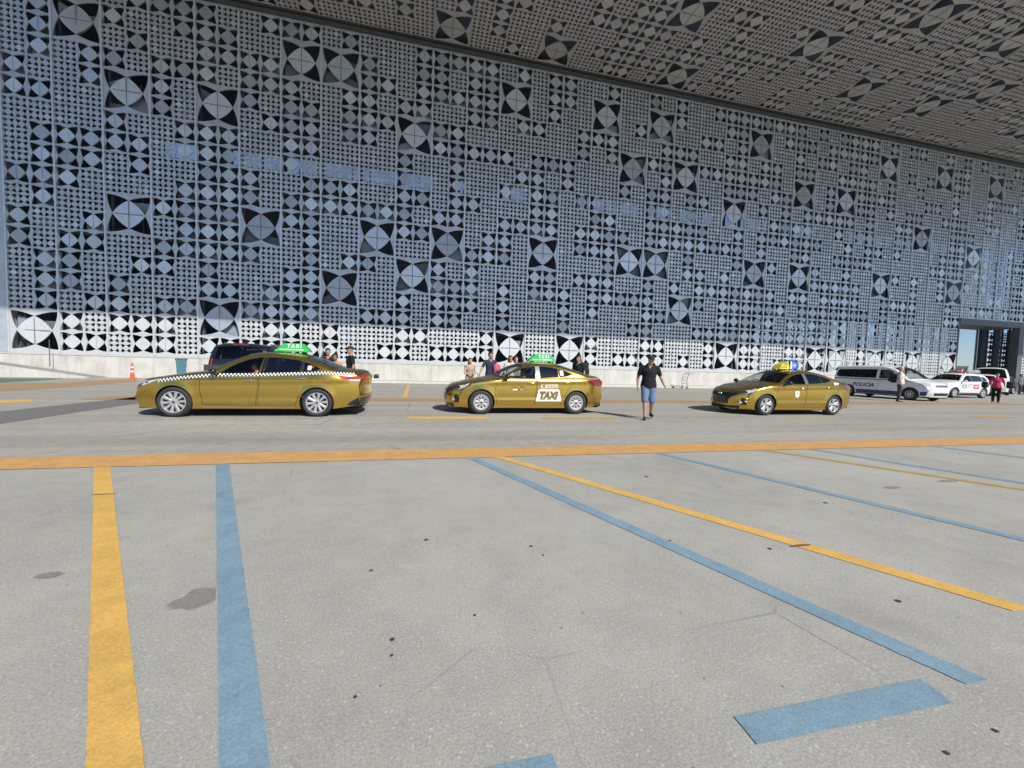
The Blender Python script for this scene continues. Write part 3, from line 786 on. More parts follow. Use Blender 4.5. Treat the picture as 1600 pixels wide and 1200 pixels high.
def build_car(root, sp):
    B = Body(sp['keys'], sp['W'], **sp.get('shape', {})); B.wheels = [(0, sp['R']), (sp['wb'], sp['R'])]; B.Ra = sp['Ra']
    R, Ra, wb = sp['R'], sp['Ra'], sp['wb']; paint = sp['paint']; N = B.N
    E = [B.at(B.E, i / 4) for i in range(N * 4 + 1)]
    zs = sp.get('sill', .19)
    def arch(cx):          # from rear foot over the top to front foot
        z0 = max(zs, .16); a = math.asin((z0 - R) / Ra); return [(cx + Ra * math.cos(t), R + Ra * math.sin(t)) for t in [a + (PI - 2 * a) * k / 22 for k in range(23)]]
    outline = E + [(E[-1][0] - .02, max(zs, E[-1][1] - .02))] if False else list(E)
    bottom = arch(wb) + [(wb - Ra - .02, zs), (Ra + .02, zs)][0:0] + arch(0)
    outline = outline + bottom
    polys = [outline]; wins = sp['windows']; doors = sp.get('doors', [])
    for wp in wins: polys.append(wp[0])
    dins = []
    for dp in doors:
        polys.append(dp); cx = sum(p[0] for p in dp) / len(dp); cz = sum(p[1] for p in dp) / len(dp)
        ins = [(p[0] + (.008 if p[0] < cx else -.008), p[1] + (.006 if p[1] < cz else -.004)) for p in dp]
        dins.append(ins); polys.append(ins)
    v, tris = cdt(polys, sp.get('step', .036))
    body = MB(); dm = [[MB(), MB()] for _ in doors]; gm = [[MB(), MB()] for _ in wins]
    for f in tris:
        c = (sum(v[i][0] for i in f) / 3, sum(v[i][1] for i in f) / 3)
        if not pip(c, outline): continue
        for k, sd in enumerate((-1, 1)):
            order = (lambda q: q if sd < 0 else q[::-1])
            for i, wp in enumerate(wins):
                if pip(c, wp[0]):
                    gm[i][k].poly(order([B.S(*v[j], sd, -.012) for j in f]), 0, order([B.SN(*v[j], sd) for j in f])); break
            else:
                for i, dp in enumerate(doors):
                    if pip(c, dp):
                        if pip(c, dins[i]): dm[i][k].poly(order([B.S(*v[j], sd) for j in f]), 0, order([B.SN(*v[j], sd) for j in f]))
                        break
                else: body.poly(order([B.S(*v[j], sd) for j in f]), 0, order([B.SN(*v[j], sd) for j in f]))
    # spine
    ws = sp['windscreen']; rw = sp.get('rearwin'); us = sorted(set([i / 4 for i in range(N * 4 + 1)] + [ws[0], ws[1]] + ([rw[0], rw[1]] if rw else [])))
    ts = sorted(set([-1 + 2 * k / 20 for k in range(21)] + [-.98, .98, -.94, .94, ws[2], -ws[2]] + ([rw[2], -rw[2]] if rw else [])))
    wsm = MB(); rwm = MB()
    grid = {}
    def pt(i, j, off=0):
        k = (i, j, off)
        if k not in grid: grid[k] = B.P(us[i], ts[j], off)
        return grid[k]
    ngrid = {}
    def pn(i, j):
        if (i, j) not in ngrid: ngrid[(i, j)] = B.PN(us[i], ts[j])
        return ngrid[(i, j)]
    for i in range(len(us) - 1):
        um = (us[i] + us[i + 1]) / 2
        for j in range(len(ts) - 1):
            tm = abs(ts[j] + ts[j + 1]) / 2
            tgt = body; off = 0
            if ws[0] < um < ws[1] and tm < ws[2]: tgt = wsm; off = -.006
            elif rw and rw[0] < um < rw[1] and tm < rw[2]: tgt = rwm; off = -.006
            ij = [(i, j), (i, j + 1), (i + 1, j + 1), (i + 1, j)][::-1]; tgt.poly([pt(a_, b_, off) for a_, b_ in ij], 0, [pn(a_, b_) for a_, b_ in ij])
    # inward lip at the arches so the sheet metal reads as having thickness
    for cx in (0, wb):
        A = arch(cx)
        for sd in (-1, 1):
            body.grid([[B.S(*p, sd) for p in A], [B.S(*p, sd, -.05) for p in A]])
    body.build("body", paint, root, smooth=38)
    wsm.build("windscreen", GWIND, root, smooth=60)
    if rw: rwm.build("rear_window", sp.get('rearglass', GTINT), root, smooth=60)
    for i, wp in enumerate(wins):
        for k in (0, 1): gm[i][k].build("window", wp[1], root, smooth=60)
    near = {}
    for i, dp in enumerate(doors):
        for k in (0, 1):
            d_ = dm[i][k].build("door", paint, root, smooth=38); near[(i, k)] = d_
            hx, hz = sp['handles'][i]; hb = MB(); sd = (-1, 1)[k]
            pts = [B.S(hx - .10, hz, sd, .004), B.S(hx - .085, hz + .003, sd, .034), B.S(hx, hz + .006, sd, .042), B.S(hx + .085, hz + .003, sd, .034), B.S(hx + .10, hz, sd, .004)]
            hb.tube(pts, [.012, .014, .015, .014, .012], 8)
            hb.build("handle", sp.get('handlemat', paint), d_, smooth=50)
    # window surround trim
    for wp in wins:
        P = resample(wp[0], .06); cx = sum(p[0] for p in P) / len(P); cz = sum(p[1] for p in P) / len(P)
        for sd in (-1, 1):
            o_ = []; i_ = []; tm_ = MB()
            for k, p in enumerate(P):
                a = P[k - 1]; b = P[(k + 1) % len(P)]; tx, tz = b[0] - a[0], b[1] - a[1]; L = math.hypot(tx, tz) + 1e-9; nx, nz = tz / L, -tx / L
                if (p[0] - cx) * nx + (p[1] - cz) * nz < 0: nx, nz = -nx, -nz
                o_.append(B.S(p[0] + nx * .006, p[1] + nz * .006, sd, .003)); i_.append(B.S(p[0] - nx * .012, p[1] - nz * .012, sd, .001))
            tm_.grid([o_ + o_[:1], i_ + i_[:1]]); tm_.build("window_trim", sp.get('trim', TRIM), root)
    for pl, m in sp.get('pillars', []): side_poly(B, pl, m, "door_pillar", root, .004)
    # underbody, wheel wells, cabin tub
    x0 = B.C[1][0] + .18; x1 = B.C[-2][0] - .18; ub = MB()
    ub.box(x0, -(B.W - .34), .17, x1, B.W - .34, .42)
    ub.box(Ra + .02, -(B.W - .13), zs - .02, wb - Ra - .02, B.W - .13, .42); ub.box(wb + Ra + .02, -(B.W - .2), .22, x1, B.W - .2, .55); ub.box(x0 + .02, -(B.W - .34), .2, -Ra - .02, B.W - .34, .6)
    for cx in (0, wb):
        for sd in (-1, 1):
            A = [(cx + (Ra + .012) * math.cos(PI * k / 14), R + (Ra + .012) * math.sin(PI * k / 14)) for k in range(15)]
            A = [(A[0][0], .2)] + A + [(A[-1][0], .2)]
            ub.grid([[(p[0], sd * (B.W - .34), p[1]) for p in A], [(p[0], sd * (B.Y(p[0], p[1]) - .03), p[1]) for p in A]])
            ub.poly([(p[0], sd * (B.W - .335), p[1]) for p in A])
    ub.build("underbody", GAP, root)
    cx0, cx1 = sp['cabin']; zb_ = B.zb; tb = MB(); yw = B.W - .10
    tb.poly([(cx0 - .2, -yw, .44), (cx1, -yw, .44), (cx1, yw, .44), (cx0 - .2, yw, .44)])
    for sd in (-1, 1): tb.poly([(cx0 - .2, sd * yw, .44), (cx1, sd * yw, .44), (cx1, sd * yw, zb_ - .03), (cx0 - .2, sd * yw, zb_ - .05)])
    tb.box(cx0 - .35, -yw + .01, .45, cx0 + .22, yw - .01, zb_ - .02 + sp.get('dash', 0)); tb.box(cx1 - .12, -yw + .01, .45, cx1 + .5, yw - .01, zb_ + .01) if not sp.get('boxy') else None
    tb.build("cabin_floor", CABIN, root)
    sx = sp.get('seats', (1.22, 2.05)); zz = sp.get('seatz', .56)
    for y in (-.37, .37): seat(root, sx[0], y, .48, "front_seat", zz)
    for q in sx[1:]: seat(root, q, 0, B.W * 1.42, "rear_seat", zz)
    sw = MB(); c = Vector((sx[0] - .42, .37, zb_ - .03)); pts = [c + Vector((.10 * math.sin(a) * .5, .18 * math.cos(a), .17 * math.sin(a))) for a in [2 * PI * k / 20 for k in range(21)]]
    sw.tube(pts, .014, 8, False); sw.tube([c, c + Vector((-.2, 0, -.08))], .03, 8); sw.build("steering_wheel", DARK, root, smooth=60)
    # mirrors
    mx, mz = sp['mirror']
    for sd in (-1, 1):
        mb = MB(); p = B.S(mx, mz, sd, .02); o_ = Vector((0, sd * .10, .04))
        rows = []
        for k, (dy, hw, hh) in enumerate(((0.0, .03, .025), (.05, .045, .035), (.07, .07, .055), (.12, .085, .068), (.17, .085, .066), (.205, .075, .055), (.22, .05, .03))):
            cz = .0 if k < 2 else .045
            rows.append([(p.x - .01 - (.02 if k > 1 else 0) + hw * math.cos(2 * PI * q / 12) * .85, p.y + sd * dy, p.z + cz + hh * math.sin(2 * PI * q / 12)) for q in range(12)])
        n = mb.grid(rows, True); mb.f.append(tuple(n + 6 * 12 + q for q in range(12))); mb.mi.append(0)
        mb.build("mirror", sp.get('mirrormat', TRIM), root, smooth=60, recalc=True)
    # lamps, grille
    for nm, m, pl, kw in sp.get('spine', []): spine_poly(B, pl, m, nm, root, **kw)
    for nm, m, pl, kw in sp.get('side', []): side_poly(B, pl, m, nm, root, **kw)
    wy = sp.get('wheely', B.W - .012)
    for cx, sd in ((0, -1), (0, 1), (wb, -1), (wb, 1)): make_wheel(sp['wheel'], R, sp['rim'], .20, root, cx, sd * wy, sd)
    return B

def side_text(B, body_, cx, cz, size, m, name, parent, shear=0, bold=0, width=None, off=.008, side=-1):
    v, f = text2d(body_, size, shear, bold, width); mb = MB()
    mb.v = [tuple(B.S(cx + p[0], cz + p[1], side, off)) for p in v]; mb.f = list(f); mb.mi = [0] * len(f)
    return mb.build(name, m, parent)
def side_rects(B, rects, m, name, parent, off=.008, side=-1):
    mb = MB()
    for x0, z0, x1, z1 in rects:
        n = max(1, int((x1 - x0) / .08))
        for k in range(n):
            a = x0 + (x1 - x0) * k / n; b = x0 + (x1 - x0) * (k + 1) / n
            mb.poly([B.S(a, z0, side, off), B.S(b, z0, side, off), B.S(b, z1, side, off), B.S(a, z1, side, off)])
    return mb.build(name, m, parent)
def checker(B, path, h, parent, name="checker_stripe", size=.045, sides=(-1, 1), a=None, b=None, off=.006):
    P = resample(path, size, False); rows = 2
    for sd in sides:
        mb = MB()
        for k in range(len(P) - 1):
            for r in range(rows):
                z0 = -h / 2 + h * r / rows; z1 = z0 + h / rows
                q = [B.S(P[k][0], P[k][1] + z0, sd, off), B.S(P[k + 1][0], P[k + 1][1] + z0, sd, off), B.S(P[k + 1][0], P[k + 1][1] + z1, sd, off), B.S(P[k][0], P[k][1] + z1, sd, off)]
                mb.poly(q, (k + r) % 2)
        o = mb.build(name, [a or DECALW, b or DECALB], parent)
    return o

def roof_sign(root, x0, z0, y=0, L=.78, m=GREENS):
    """moulded wedge taxi sign with lettering on both long faces"""
    mb = MB(); P = [(0, 0), (.22 * L / .78, .20), (.60 * L / .78, .215), (.74 * L / .78, .10), (L, 0)]
    P = [(0, 0), (.02, .045), (.20, .195), (.24, .21), (.60, .21), (.635, .195), (.76, .05), (.78, 0)]
    P = [(p[0] * L / .78, p[1]) for p in P]
    th = lambda z: .15 - .30 * z
    fr = [(p[0] + x0, y - th(p[1]), z0 + p[1]) for p in P]; bk = [(p[0] + x0, y + th(p[1]), z0 + p[1]) for p in P]
    mb.poly(fr); mb.poly(bk[::-1])
    for i in range(len(P) - 1): mb.poly([fr[i + 1], fr[i], bk[i], bk[i + 1]])
    mb.poly([fr[0], fr[-1], bk[-1], bk[0]])
    s_ = mb.build("roof_sign", m, root)
    v, f = text2d("T A X I", .125, .12, .004, .32); t = MB()
    t.v = [(x0 + L * .56 + p[0], y - th(.145 + p[1]) - .004, z0 + .145 + p[1]) for p in v]; t.f = list(f); t.mi = [0] * len(f)
    t.build("sign_lettering", DECALW, s_)
    ln = MB(); xx = x0 + .17; rr = random.Random(5)
    ln.poly([(xx - .035 + .018 * math.cos(2 * PI * k / 12), y - th(.055) - .004, z0 + .052 + .018 * math.sin(2 * PI * k / 12)) for k in range(12)])
    while xx < x0 + L - .14:
        w_ = rr.uniform(.012, .03); ln.poly([(xx, y - th(.04) - .004, z0 + .040), (xx + w_, y - th(.04) - .004, z0 + .040), (xx + w_, y - th(.066) - .004, z0 + .066), (xx, y - th(.066) - .004, z0 + .066)]); xx += w_ + .008
    ln.build("sign_small_print", DECALW, s_)
    ft = MB(); ft.box(x0 + .08, y - .08, z0 - .035, x0 + .16, y + .08, z0 - .001); ft.box(x0 + L - .2, y - .08, z0 - .035, x0 + L - .12, y + .08, z0 - .001); ft.build("sign_foot", DARK, s_)
    return s_

def plate(root, x, z, m, yaw=0, y=0, name="number_plate", nx=-1, lean=0.0):
    mb = MB(); mb.box(-.012, -.17, -.065, .0, .17, .065); rr = random.Random(3)
    o = mb.build(name, m, root); o.location = (x, y, z); o.rotation_euler = (0, lean, yaw)
    return o

# --- sedan with checker stripe
LX = 1.0
SED_A = dict(keys=[(-.70, .20, -.93, .18), (-.82, .44, -1.00, .44), (-.75, .64, -.98, .64), (-.60, .755, -.90, .76), (-.22, .865, -.48, .885), (.20, .945, -.02, .975), (.60, .995, .40, 1.045),
                   (.98, 1.205, .84, 1.29), (1.42, 1.395, 1.32, 1.465), (1.87, 1.445, 1.87, 1.505), (2.40, 1.405, 2.45, 1.475), (2.86, 1.265, 3.0, 1.31), (3.28, 1.095, 3.47, 1.14),
                   (3.72, 1.045, 3.88, 1.085), (3.82, .96, 3.97, .985), (3.78, .75, 3.93, .75), (3.80, .50, 3.97, .50), (3.70, .26, 3.88, .24)],
             W=.95, wb=2.88, R=.335, Ra=.372, rim=.236, paint=GOLD, wheel='ten', sill=.19, mirror=(.86, .985), handlemat=CHROME,
             shape=dict(zb=.96, k1=.42, k2=.42, pf=(.25, 1.05, .20), pr=(2.9, .92, .17), r=.06, creases=((.45, .80, 3.4, .88, .016, .10), (.55, .34, 2.4, .36, .018, .09))),
             windows=[([(.90, .985), (1.02, 1.10), (1.20, 1.215), (1.42, 1.315), (1.62, 1.358), (1.70, 1.365), (1.655, .995)], GFRONT),
                      ([(1.80, 1.368), (2.05, 1.365), (2.40, 1.325), (2.52, 1.295), (2.50, 1.03), (1.755, 1.0)], GTINT),
                      ([(2.575, 1.285), (2.72, 1.235), (2.93, 1.14), (2.86, 1.09), (2.57, 1.04)], GTINT)],
             pillars=[([(1.70, .998), (1.745, 1.001), (1.792, 1.37), (1.715, 1.367)], TRIM), ([(2.515, 1.034), (2.555, 1.038), (2.562, 1.288), (2.53, 1.294)], TRIM)],
             doors=[[(.52, .92), (.50, .60), (.56, .285), (1.60, .265), (1.64, .60), (1.665, .955), (.90, .94)],
                    [(1.685, .955), (1.66, .60), (1.62, .265), (2.42, .265), (2.50, .50), (2.62, .72), (2.78, .92), (2.80, .99), (2.5, .985)]],
             handles=[(1.47, .845), (2.54, .90)], windscreen=(6.15, 7.85, .93), rearwin=(10.35, 11.9, .90), rearglass=GTINT, cabin=(.62, 3.0), seats=(1.34, 2.20), seatz=.55,
             spine=[("headlight", CLEARL, [(2.35, .60), (2.95, .66), (3.25, .97), (2.85, .99), (2.45, .9)], dict(mirror=True, off=.006, extra=[(-.66, .70), (-.57, .775), (-.30, .835), (-.22, .84), (-.36, .79), (-.60, .69)])),
                    ("grille", TRIM, [(1.55, -.45), (2.35, -.58), (2.55, -.5), (2.55, .5), (2.35, .58), (1.55, .45)], dict(off=.006)),
                    ("lower_intake", TRIM, [(.35, -.7), (1.05, -.75), (1.05, .75), (.35, .7)], dict(off=.006)),
                    ("tail_light", REDL, [(13.85, .50), (14.35, .55), (14.45, .99), (13.75, .99)], dict(mirror=True, off=.008, extra=[(3.33, .985), (3.60, .99), (3.80, .975), (3.82, .90), (3.60, .885), (3.42, .92)])),
                    ("rear_bumper_insert", TRIM, [(16.2, -.9), (16.95, -.85), (16.95, .85), (16.2, .9)], dict(off=.006)),
                    ("trunk_seam", GAP, [(13.05, -.93), (13.10, -.93), (13.10, .93), (13.05, .93)], dict(off=.003))],
             side=[("tail_light_strip", CLEARL, [(3.55, .882), (3.60, .897), (3.81, .902), (3.815, .862), (3.62, .862)], dict(off=.010)),
                   ("rear_corner_cladding", TRIM, [(3.52, .27), (3.60, .35), (3.80, .47), (3.78, .36), (3.70, .265)], dict(off=.005)),
                   ("sill_strip", CHROME, [(.55, .222), (2.38, .228), (2.38, .246), (.55, .242)], dict(off=.012)),
                   ("fender_badge", TRIM, [(.10, .825), (.36, .845), (.40, .862), (.16, .85)], dict(off=.006))])
c1 = thing("taxi_car", "gold taxi with black and white checker stripe along its side, leftmost taxi", "taxi", (-5.288, 9.92 + .935, 0))
B1 = build_car(c1, SED_A)
checker(B1, [(-.30, .80), (.1, .865), (.5, .915), (.85, .948), (1.6, .968), (2.6, 1.018), (3.1, 1.042), (3.68, 1.020)], .068, c1, size=.036)
roof_sign(c1, 1.72, 1.525, 0, .80)
mb = MB(); pts = circle(3.12, .87, .088, 24); mb.grid([[B1.S(*p, -1, .003) for p in pts + pts[:1]], [B1.S(3.12 + (p[0] - 3.12) * .93, .87 + (p[1] - .87) * .93, -1, .003) for p in pts + pts[:1]]]); mb.build("fuel_cap", mat("seam_brown", (.10, .065, .01), .6), c1)
plate(c1, 3.955, .80, PLATEY, 0, 0, lean=.12)
side_rects(B1, [(2.66, 1.10, 2.74, 1.20)], DECALW, "window_sticker", c1, off=-.006); side_rects(B1, [(2.745, 1.15, 2.79, 1.19)], REDP, "window_sticker", c1, off=-.006)
mb = MB(); mb.tube([(3.98, .50, .93), (4.09, .50, .935), (4.11, .50, .935)], [.055, .058, .05], 12); mb.build("rear_fitting", DARK, c1, smooth=40)
fin = MB(); fin.grid([[(2.52, -.02, 1.47), (2.66, 0, 1.53), (2.68, .0, 1.53), (2.70, -.02, 1.44)], [(2.52, .02, 1.47), (2.66, 0.012, 1.53), (2.68, .012, 1.53), (2.70, .02, 1.44)]]); fin.build("antenna_fin", DARK, c1)

# --- compact sedan (two taxis)
SED_B = dict(keys=[(-.52, .19, -.86, .17), (-.58, .42, -.93, .41), (-.54, .62, -.92, .61), (-.42, .765, -.82, .735), (-.15, .87, -.44, .865), (.20, .94, -.04, .96), (.54, .995, .33, 1.035),
                   (.88, 1.18, .75, 1.255), (1.27, 1.35, 1.18, 1.41), (1.72, 1.40, 1.72, 1.455), (2.24, 1.355, 2.3, 1.415), (2.70, 1.225, 2.84, 1.27), (3.12, 1.085, 3.30, 1.12),
                   (3.44, 1.035, 3.58, 1.06), (3.54, .94, 3.68, .95), (3.50, .74, 3.65, .74), (3.54, .50, 3.70, .50), (3.44, .25, 3.60, .23)],
             W=.905, wb=2.70, R=.328, Ra=.362, rim=.212, paint=GOLD, wheel='cap', sill=.18, mirror=(.70, .985),
             shape=dict(zb=.955, k1=.42, k2=.42, pf=(.25, .95, .21), pr=(2.75, .85, .17), r=.06, creases=((.30, .88, 3.1, .955, .018, .11), (.45, .385, 2.2, .40, .022, .085))),
             windows=[([(.60, .985), (.82, 1.13), (1.08, 1.245), (1.30, 1.305), (1.51, 1.325), (1.49, 1.0)], GFRONT),
                      ([(1.645, 1.33), (1.90, 1.322), (2.17, 1.285), (2.165, 1.045), (1.625, 1.01)], GTINT),
                      ([(2.195, 1.28), (2.42, 1.215), (2.60, 1.145), (2.58, 1.125), (2.42, 1.07), (2.19, 1.047)], GTINT)],
             doors=[[(.40, .955), (.36, .60), (.42, .275), (1.47, .255), (1.51, .60), (1.53, .975), (.62, .955)],
                    [(1.55, .975), (1.53, .60), (1.49, .255), (2.24, .255), (2.31, .46), (2.44, .68), (2.60, .88), (2.62, 1.04), (2.4, 1.025)]],
             handles=[(1.37, .865), (2.40, .90)], windscreen=(6.12, 7.85, .93), rearwin=(10.35, 11.9, .90), rearglass=GTINT, cabin=(.58, 2.85), seats=(1.22, 2.05), seatz=.54,
             spine=[("headlight", DARKL, [(2.30, .50), (2.75, .45), (2.98, .80), (3.12, .99), (2.52, .99)], dict(mirror=True, off=.006)),
                    ("headlight_corner", CLEARL, [(2.62, .955), (3.0, .86), (3.10, .99), (2.62, .99)], dict(mirror=True, off=.011, extra=[(-.60, .66), (-.48, .765), (-.36, .82), (-.30, .835), (-.44, .72)])),
                    ("grille", TRIM, [(.62, -.40), (1.5, -.52), (2.25, -.80), (2.48, -.66), (2.48, .66), (2.25, .80), (1.5, .52), (.62, .40)], dict(off=.006)),
                    ("lower_intake", TRIM, [(.08, -.80), (.42, -.82), (.42, .82), (.08, .80)], dict(off=.007)),
                    ("fog_light_bezel", TRIM, [(.55, .84), (1.55, .90), (1.45, .985), (.55, .985)], dict(mirror=True, off=.007)),
                    ("fog_light", CLEARL, [(.75, .82), (1.15, .83), (1.1, .89), (.75, .89)], dict(mirror=True, off=.012)),
                    ("tail_light", mat("dark_red_lens", (.20, .012, .03), .15, coat=.8), [(13.8, .45), (14.5, .55), (14.9, .99), (13.65, .99)], dict(mirror=True, off=.008, extra=[(3.00, .955), (3.25, .985), (3.50, .985), (3.53, .93), (3.50, .80), (3.38, .80), (3.20, .855)])),
                    ("rear_bumper_insert", TRIM, [(16.4, -.8), (16.95, -.78), (16.95, .78), (16.4, .8)], dict(off=.006)),
                    ("trunk_seam", GAP, [(13.05, -.93), (13.10, -.93), (13.10, .93), (13.05, .93)], dict(off=.003))],
             side=[])
seam = mat("seam_brown", (.10, .065, .01), .6)
def fuel_cap(B, root, x, z):
    mb = MB(); pts = circle(x, z, .08, 24); mb.grid([[B.S(*p, -1, .003) for p in pts + pts[:1]], [B.S(x + (p[0] - x) * .93, z + (p[1] - z) * .93, -1, .003) for p in pts + pts[:1]]]); mb.build("fuel_cap", seam, root)
def emblem(B, root, u, m=CHROME):
    mb = MB(); c = B.P(u, 0, .012); pts = [(c.x - .004, .065 * math.cos(2 * PI * k / 20), c.z + .034 * math.sin(2 * PI * k / 20)) for k in range(21)]; mb.tube(pts, .006, 6, False)
    mb.tube([(c.x - .004, -.03, c.z - .024), (c.x - .004, -.02, c.z + .026)], .006, 6); mb.tube([(c.x - .004, .03, c.z + .024), (c.x - .004, .02, c.z - .026)], .006, 6); mb.tube([(c.x - .004, -.026, c.z), (c.x - .004, .026, c.z)], .006, 6)
    mb.build("emblem", m, root, smooth=60)
c2 = thing("taxi_car", "gold taxi with a large white TAXI panel on the rear door and green roof sign", "taxi", (1.544, 10.34 + .89, 0))
SB2 = dict(SED_B); SB2['pillars'] = [([(1.508, 1.0), (1.622, 1.008), (1.642, 1.332), (1.522, 1.327)], mat("silver_film", (.62, .62, .60), .22, .7))]
B2 = build_car(c2, SB2)
side_poly(B2, [(1.50, .365), (2.255, .37), (2.235, .46), (2.19, .66), (2.16, .71), (1.62, .71), (1.575, .68)], DECALW, "taxi_panel", c2, .012, sides=(-1,))
side_text(B2, "TAXI", 1.885, .535, .27, mat("outline_white_gold", (.34, .27, .10), .5), "taxi_lettering", c2, .30, .026, .56, .016)
side_text(B2, "TAXI", 1.885, .535, .27, OLIVE, "taxi_lettering", c2, .30, .010, .535, .019)
side_poly(B2, [(1.64, .735), (2.14, .745), (2.14, .85), (1.64, .835)], mat("decal_cream", (.62, .58, .42), .5), "phone_strip", c2, .010, sides=(-1,))
side_rects(B2, [(1.70, .765, 1.76, .825), (1.83, .775, 1.88, .79), (1.90, .775, 1.98, .79), (2.0, .775, 2.05, .79), (2.07, .775, 2.11, .79)], OLIVE, "phone_print", c2, .014)
side_rects(B2, [(.80, .735, .84, .765), (.855, .735, .90, .765), (.915, .735, .96, .765), (.975, .735, 1.0, .765), (1.06, .735, 1.10, .785), (1.115, .735, 1.15, .785), (1.165, .735, 1.205, .765)], mat("decal_brown", (.17, .11, .03), .6), "door_print", c2, .008)
side_rects(B2, [(.85, .665, .99, .70)], DECALW, "door_tag", c2, .008); side_rects(B2, [(1.0, .665, 1.19, .70)], DECALB, "door_tag", c2, .008); side_rects(B2, [(1.05, .675, 1.08, .69), (1.09, .675, 1.13, .69), (1.14, .675, 1.165, .69)], DECALW, "door_tag_print", c2, .012)
checker(B2, [(-.28, .80), (.0, .845), (.45, .885), (.52, .89)], .04, c2, size=.03, a=mat("faded_white", (.5, .42, .2), .5), b=GOLD); checker(B2, [(2.75, 1.03), (3.4, 1.02)], .035, c2, size=.03, a=MATS["faded_white"], b=GOLD)
roof_sign(c2, 1.48, 1.475, 0, .84)
fuel_cap(B2, c2, 2.88, .87); emblem(B2, c2, 2.15)
side_rects(B2, [(2.23, 1.09, 2.33, 1.23)], DECALW, "window_sticker", c2, off=-.006)
plate(c2, -.925, .47, mat("plate_dark", (.10, .10, .10), .5))
c3 = thing("taxi_car", "gold taxi with yellow and blue roof sign and white shield on its door", "taxi", (10.384, 10.0 + .895, 0), math.radians(1.0))
SB3 = dict(SED_B); SB3['wheel'] = 'five'; SB3['rim'] = .215
SB3['pillars'] = [([(1.508, 1.0), (1.622, 1.008), (1.642, 1.332), (1.522, 1.327)], mat("grey_film", (.16, .17, .17), .3, .3))]
GBLUE = glass("window_blue_tint", (.035, .06, .085), 1.6); SB3['windows'] = [(SED_B['windows'][0][0], glass("window_open", (.93, .93, .93), .25)), (SED_B['windows'][1][0], GBLUE), (SED_B['windows'][2][0], GBLUE)]
B3 = build_car(c3, SB3); emblem(B3, c3, 2.15); fuel_cap(B3, c3, 2.88, .87)
plate(c3, -.925, .50, PLATEY)
sh = [(1.06, .62), (1.10, .585), (1.14, .57), (1.18, .585), (1.22, .62), (1.225, .78), (1.055, .78)]
side_poly(B3, sh, DECALW, "shield_decal", c3, .010, sides=(-1,)); side_rects(B3, [(1.10, .70, 1.18, .735), (1.115, .64, 1.165, .67)], mat("decal_grey", (.35, .36, .36), .5), "shield_print", c3, .014)
side_poly(B3, [(2.66, .985), (2.85, 1.01), (2.90, 1.06), (2.68, 1.07)], DECALW, "rear_wing_sticker", c3, .008, sides=(-1,))
mb = MB(); P = [(0, 0), (.14, .15), (.42, .255), (.42, 0)]; mb.poly([(1.22 + p[0], -.16 + p[1] * .2, 1.475 + p[1]) for p in P]); mb.poly([(1.22 + p[0], .16 - p[1] * .2, 1.475 + p[1]) for p in P][::-1])
for i in range(3): a, b = P[i], P[i + 1]; mb.poly([(1.22 + b[0], -.16 + b[1] * .2, 1.475 + b[1]), (1.22 + a[0], -.16 + a[1] * .2, 1.475 + a[1]), (1.22 + a[0], .16 - a[1] * .2, 1.475 + a[1]), (1.22 + b[0], .16 - b[1] * .2, 1.475 + b[1])])
sg = mb.build("roof_sign", YELS, c3)
mb = MB(); mb.box(1.28, -.162, 1.50, 1.36, -.14, 1.525); 
for x_, z_, w_ in ((1.33, 1.545, .22), (1.30, 1.51, .26), (1.40, 1.60, .2), (1.47, 1.655, .13)): mb.box(x_, -.168 + (z_ - 1.475) * .2, z_, x_ + w_, -.15, z_ + .018)
mb.build("sign_small_print", mat("print_olive", (.32, .29, .05), .6), sg)
mb = MB(); P = [(0, 0), (0, .27), (.10, .305), (.22, .295), (.31, .24), (.345, .14), (.33, 0)]
mb.poly([(1.66 + p[0], -.165, 1.475 + p[1]) for p in P]); mb.poly([(1.66 + p[0], .165, 1.475 + p[1]) for p in P][::-1])
for i in range(len(P) - 1): a, b = P[i], P[i + 1]; mb.poly([(1.66 + b[0], -.165, 1.475 + b[1]), (1.66 + a[0], -.165, 1.475 + a[1]), (1.66 + a[0], .165, 1.475 + a[1]), (1.66 + b[0], .165, 1.475 + b[1])])
sg2 = mb.build("roof_sign_rear", BLUES, c3)
mb = MB(); mb.poly([(1.662, -.169, 1.478), (1.73, -.169, 1.478), (1.735, -.169, 1.60), (1.72, -.169, 1.73), (1.665, -.169, 1.74)])
for x_, z_, w_ in ((1.78, 1.64, .12), (1.76, 1.59, .16), (1.78, 1.54, .1)): mb.box(x_, -.170, z_, x_ + w_, -.166, z_ + .02)
mb.build("sign_white_print", DECALW, sg2)

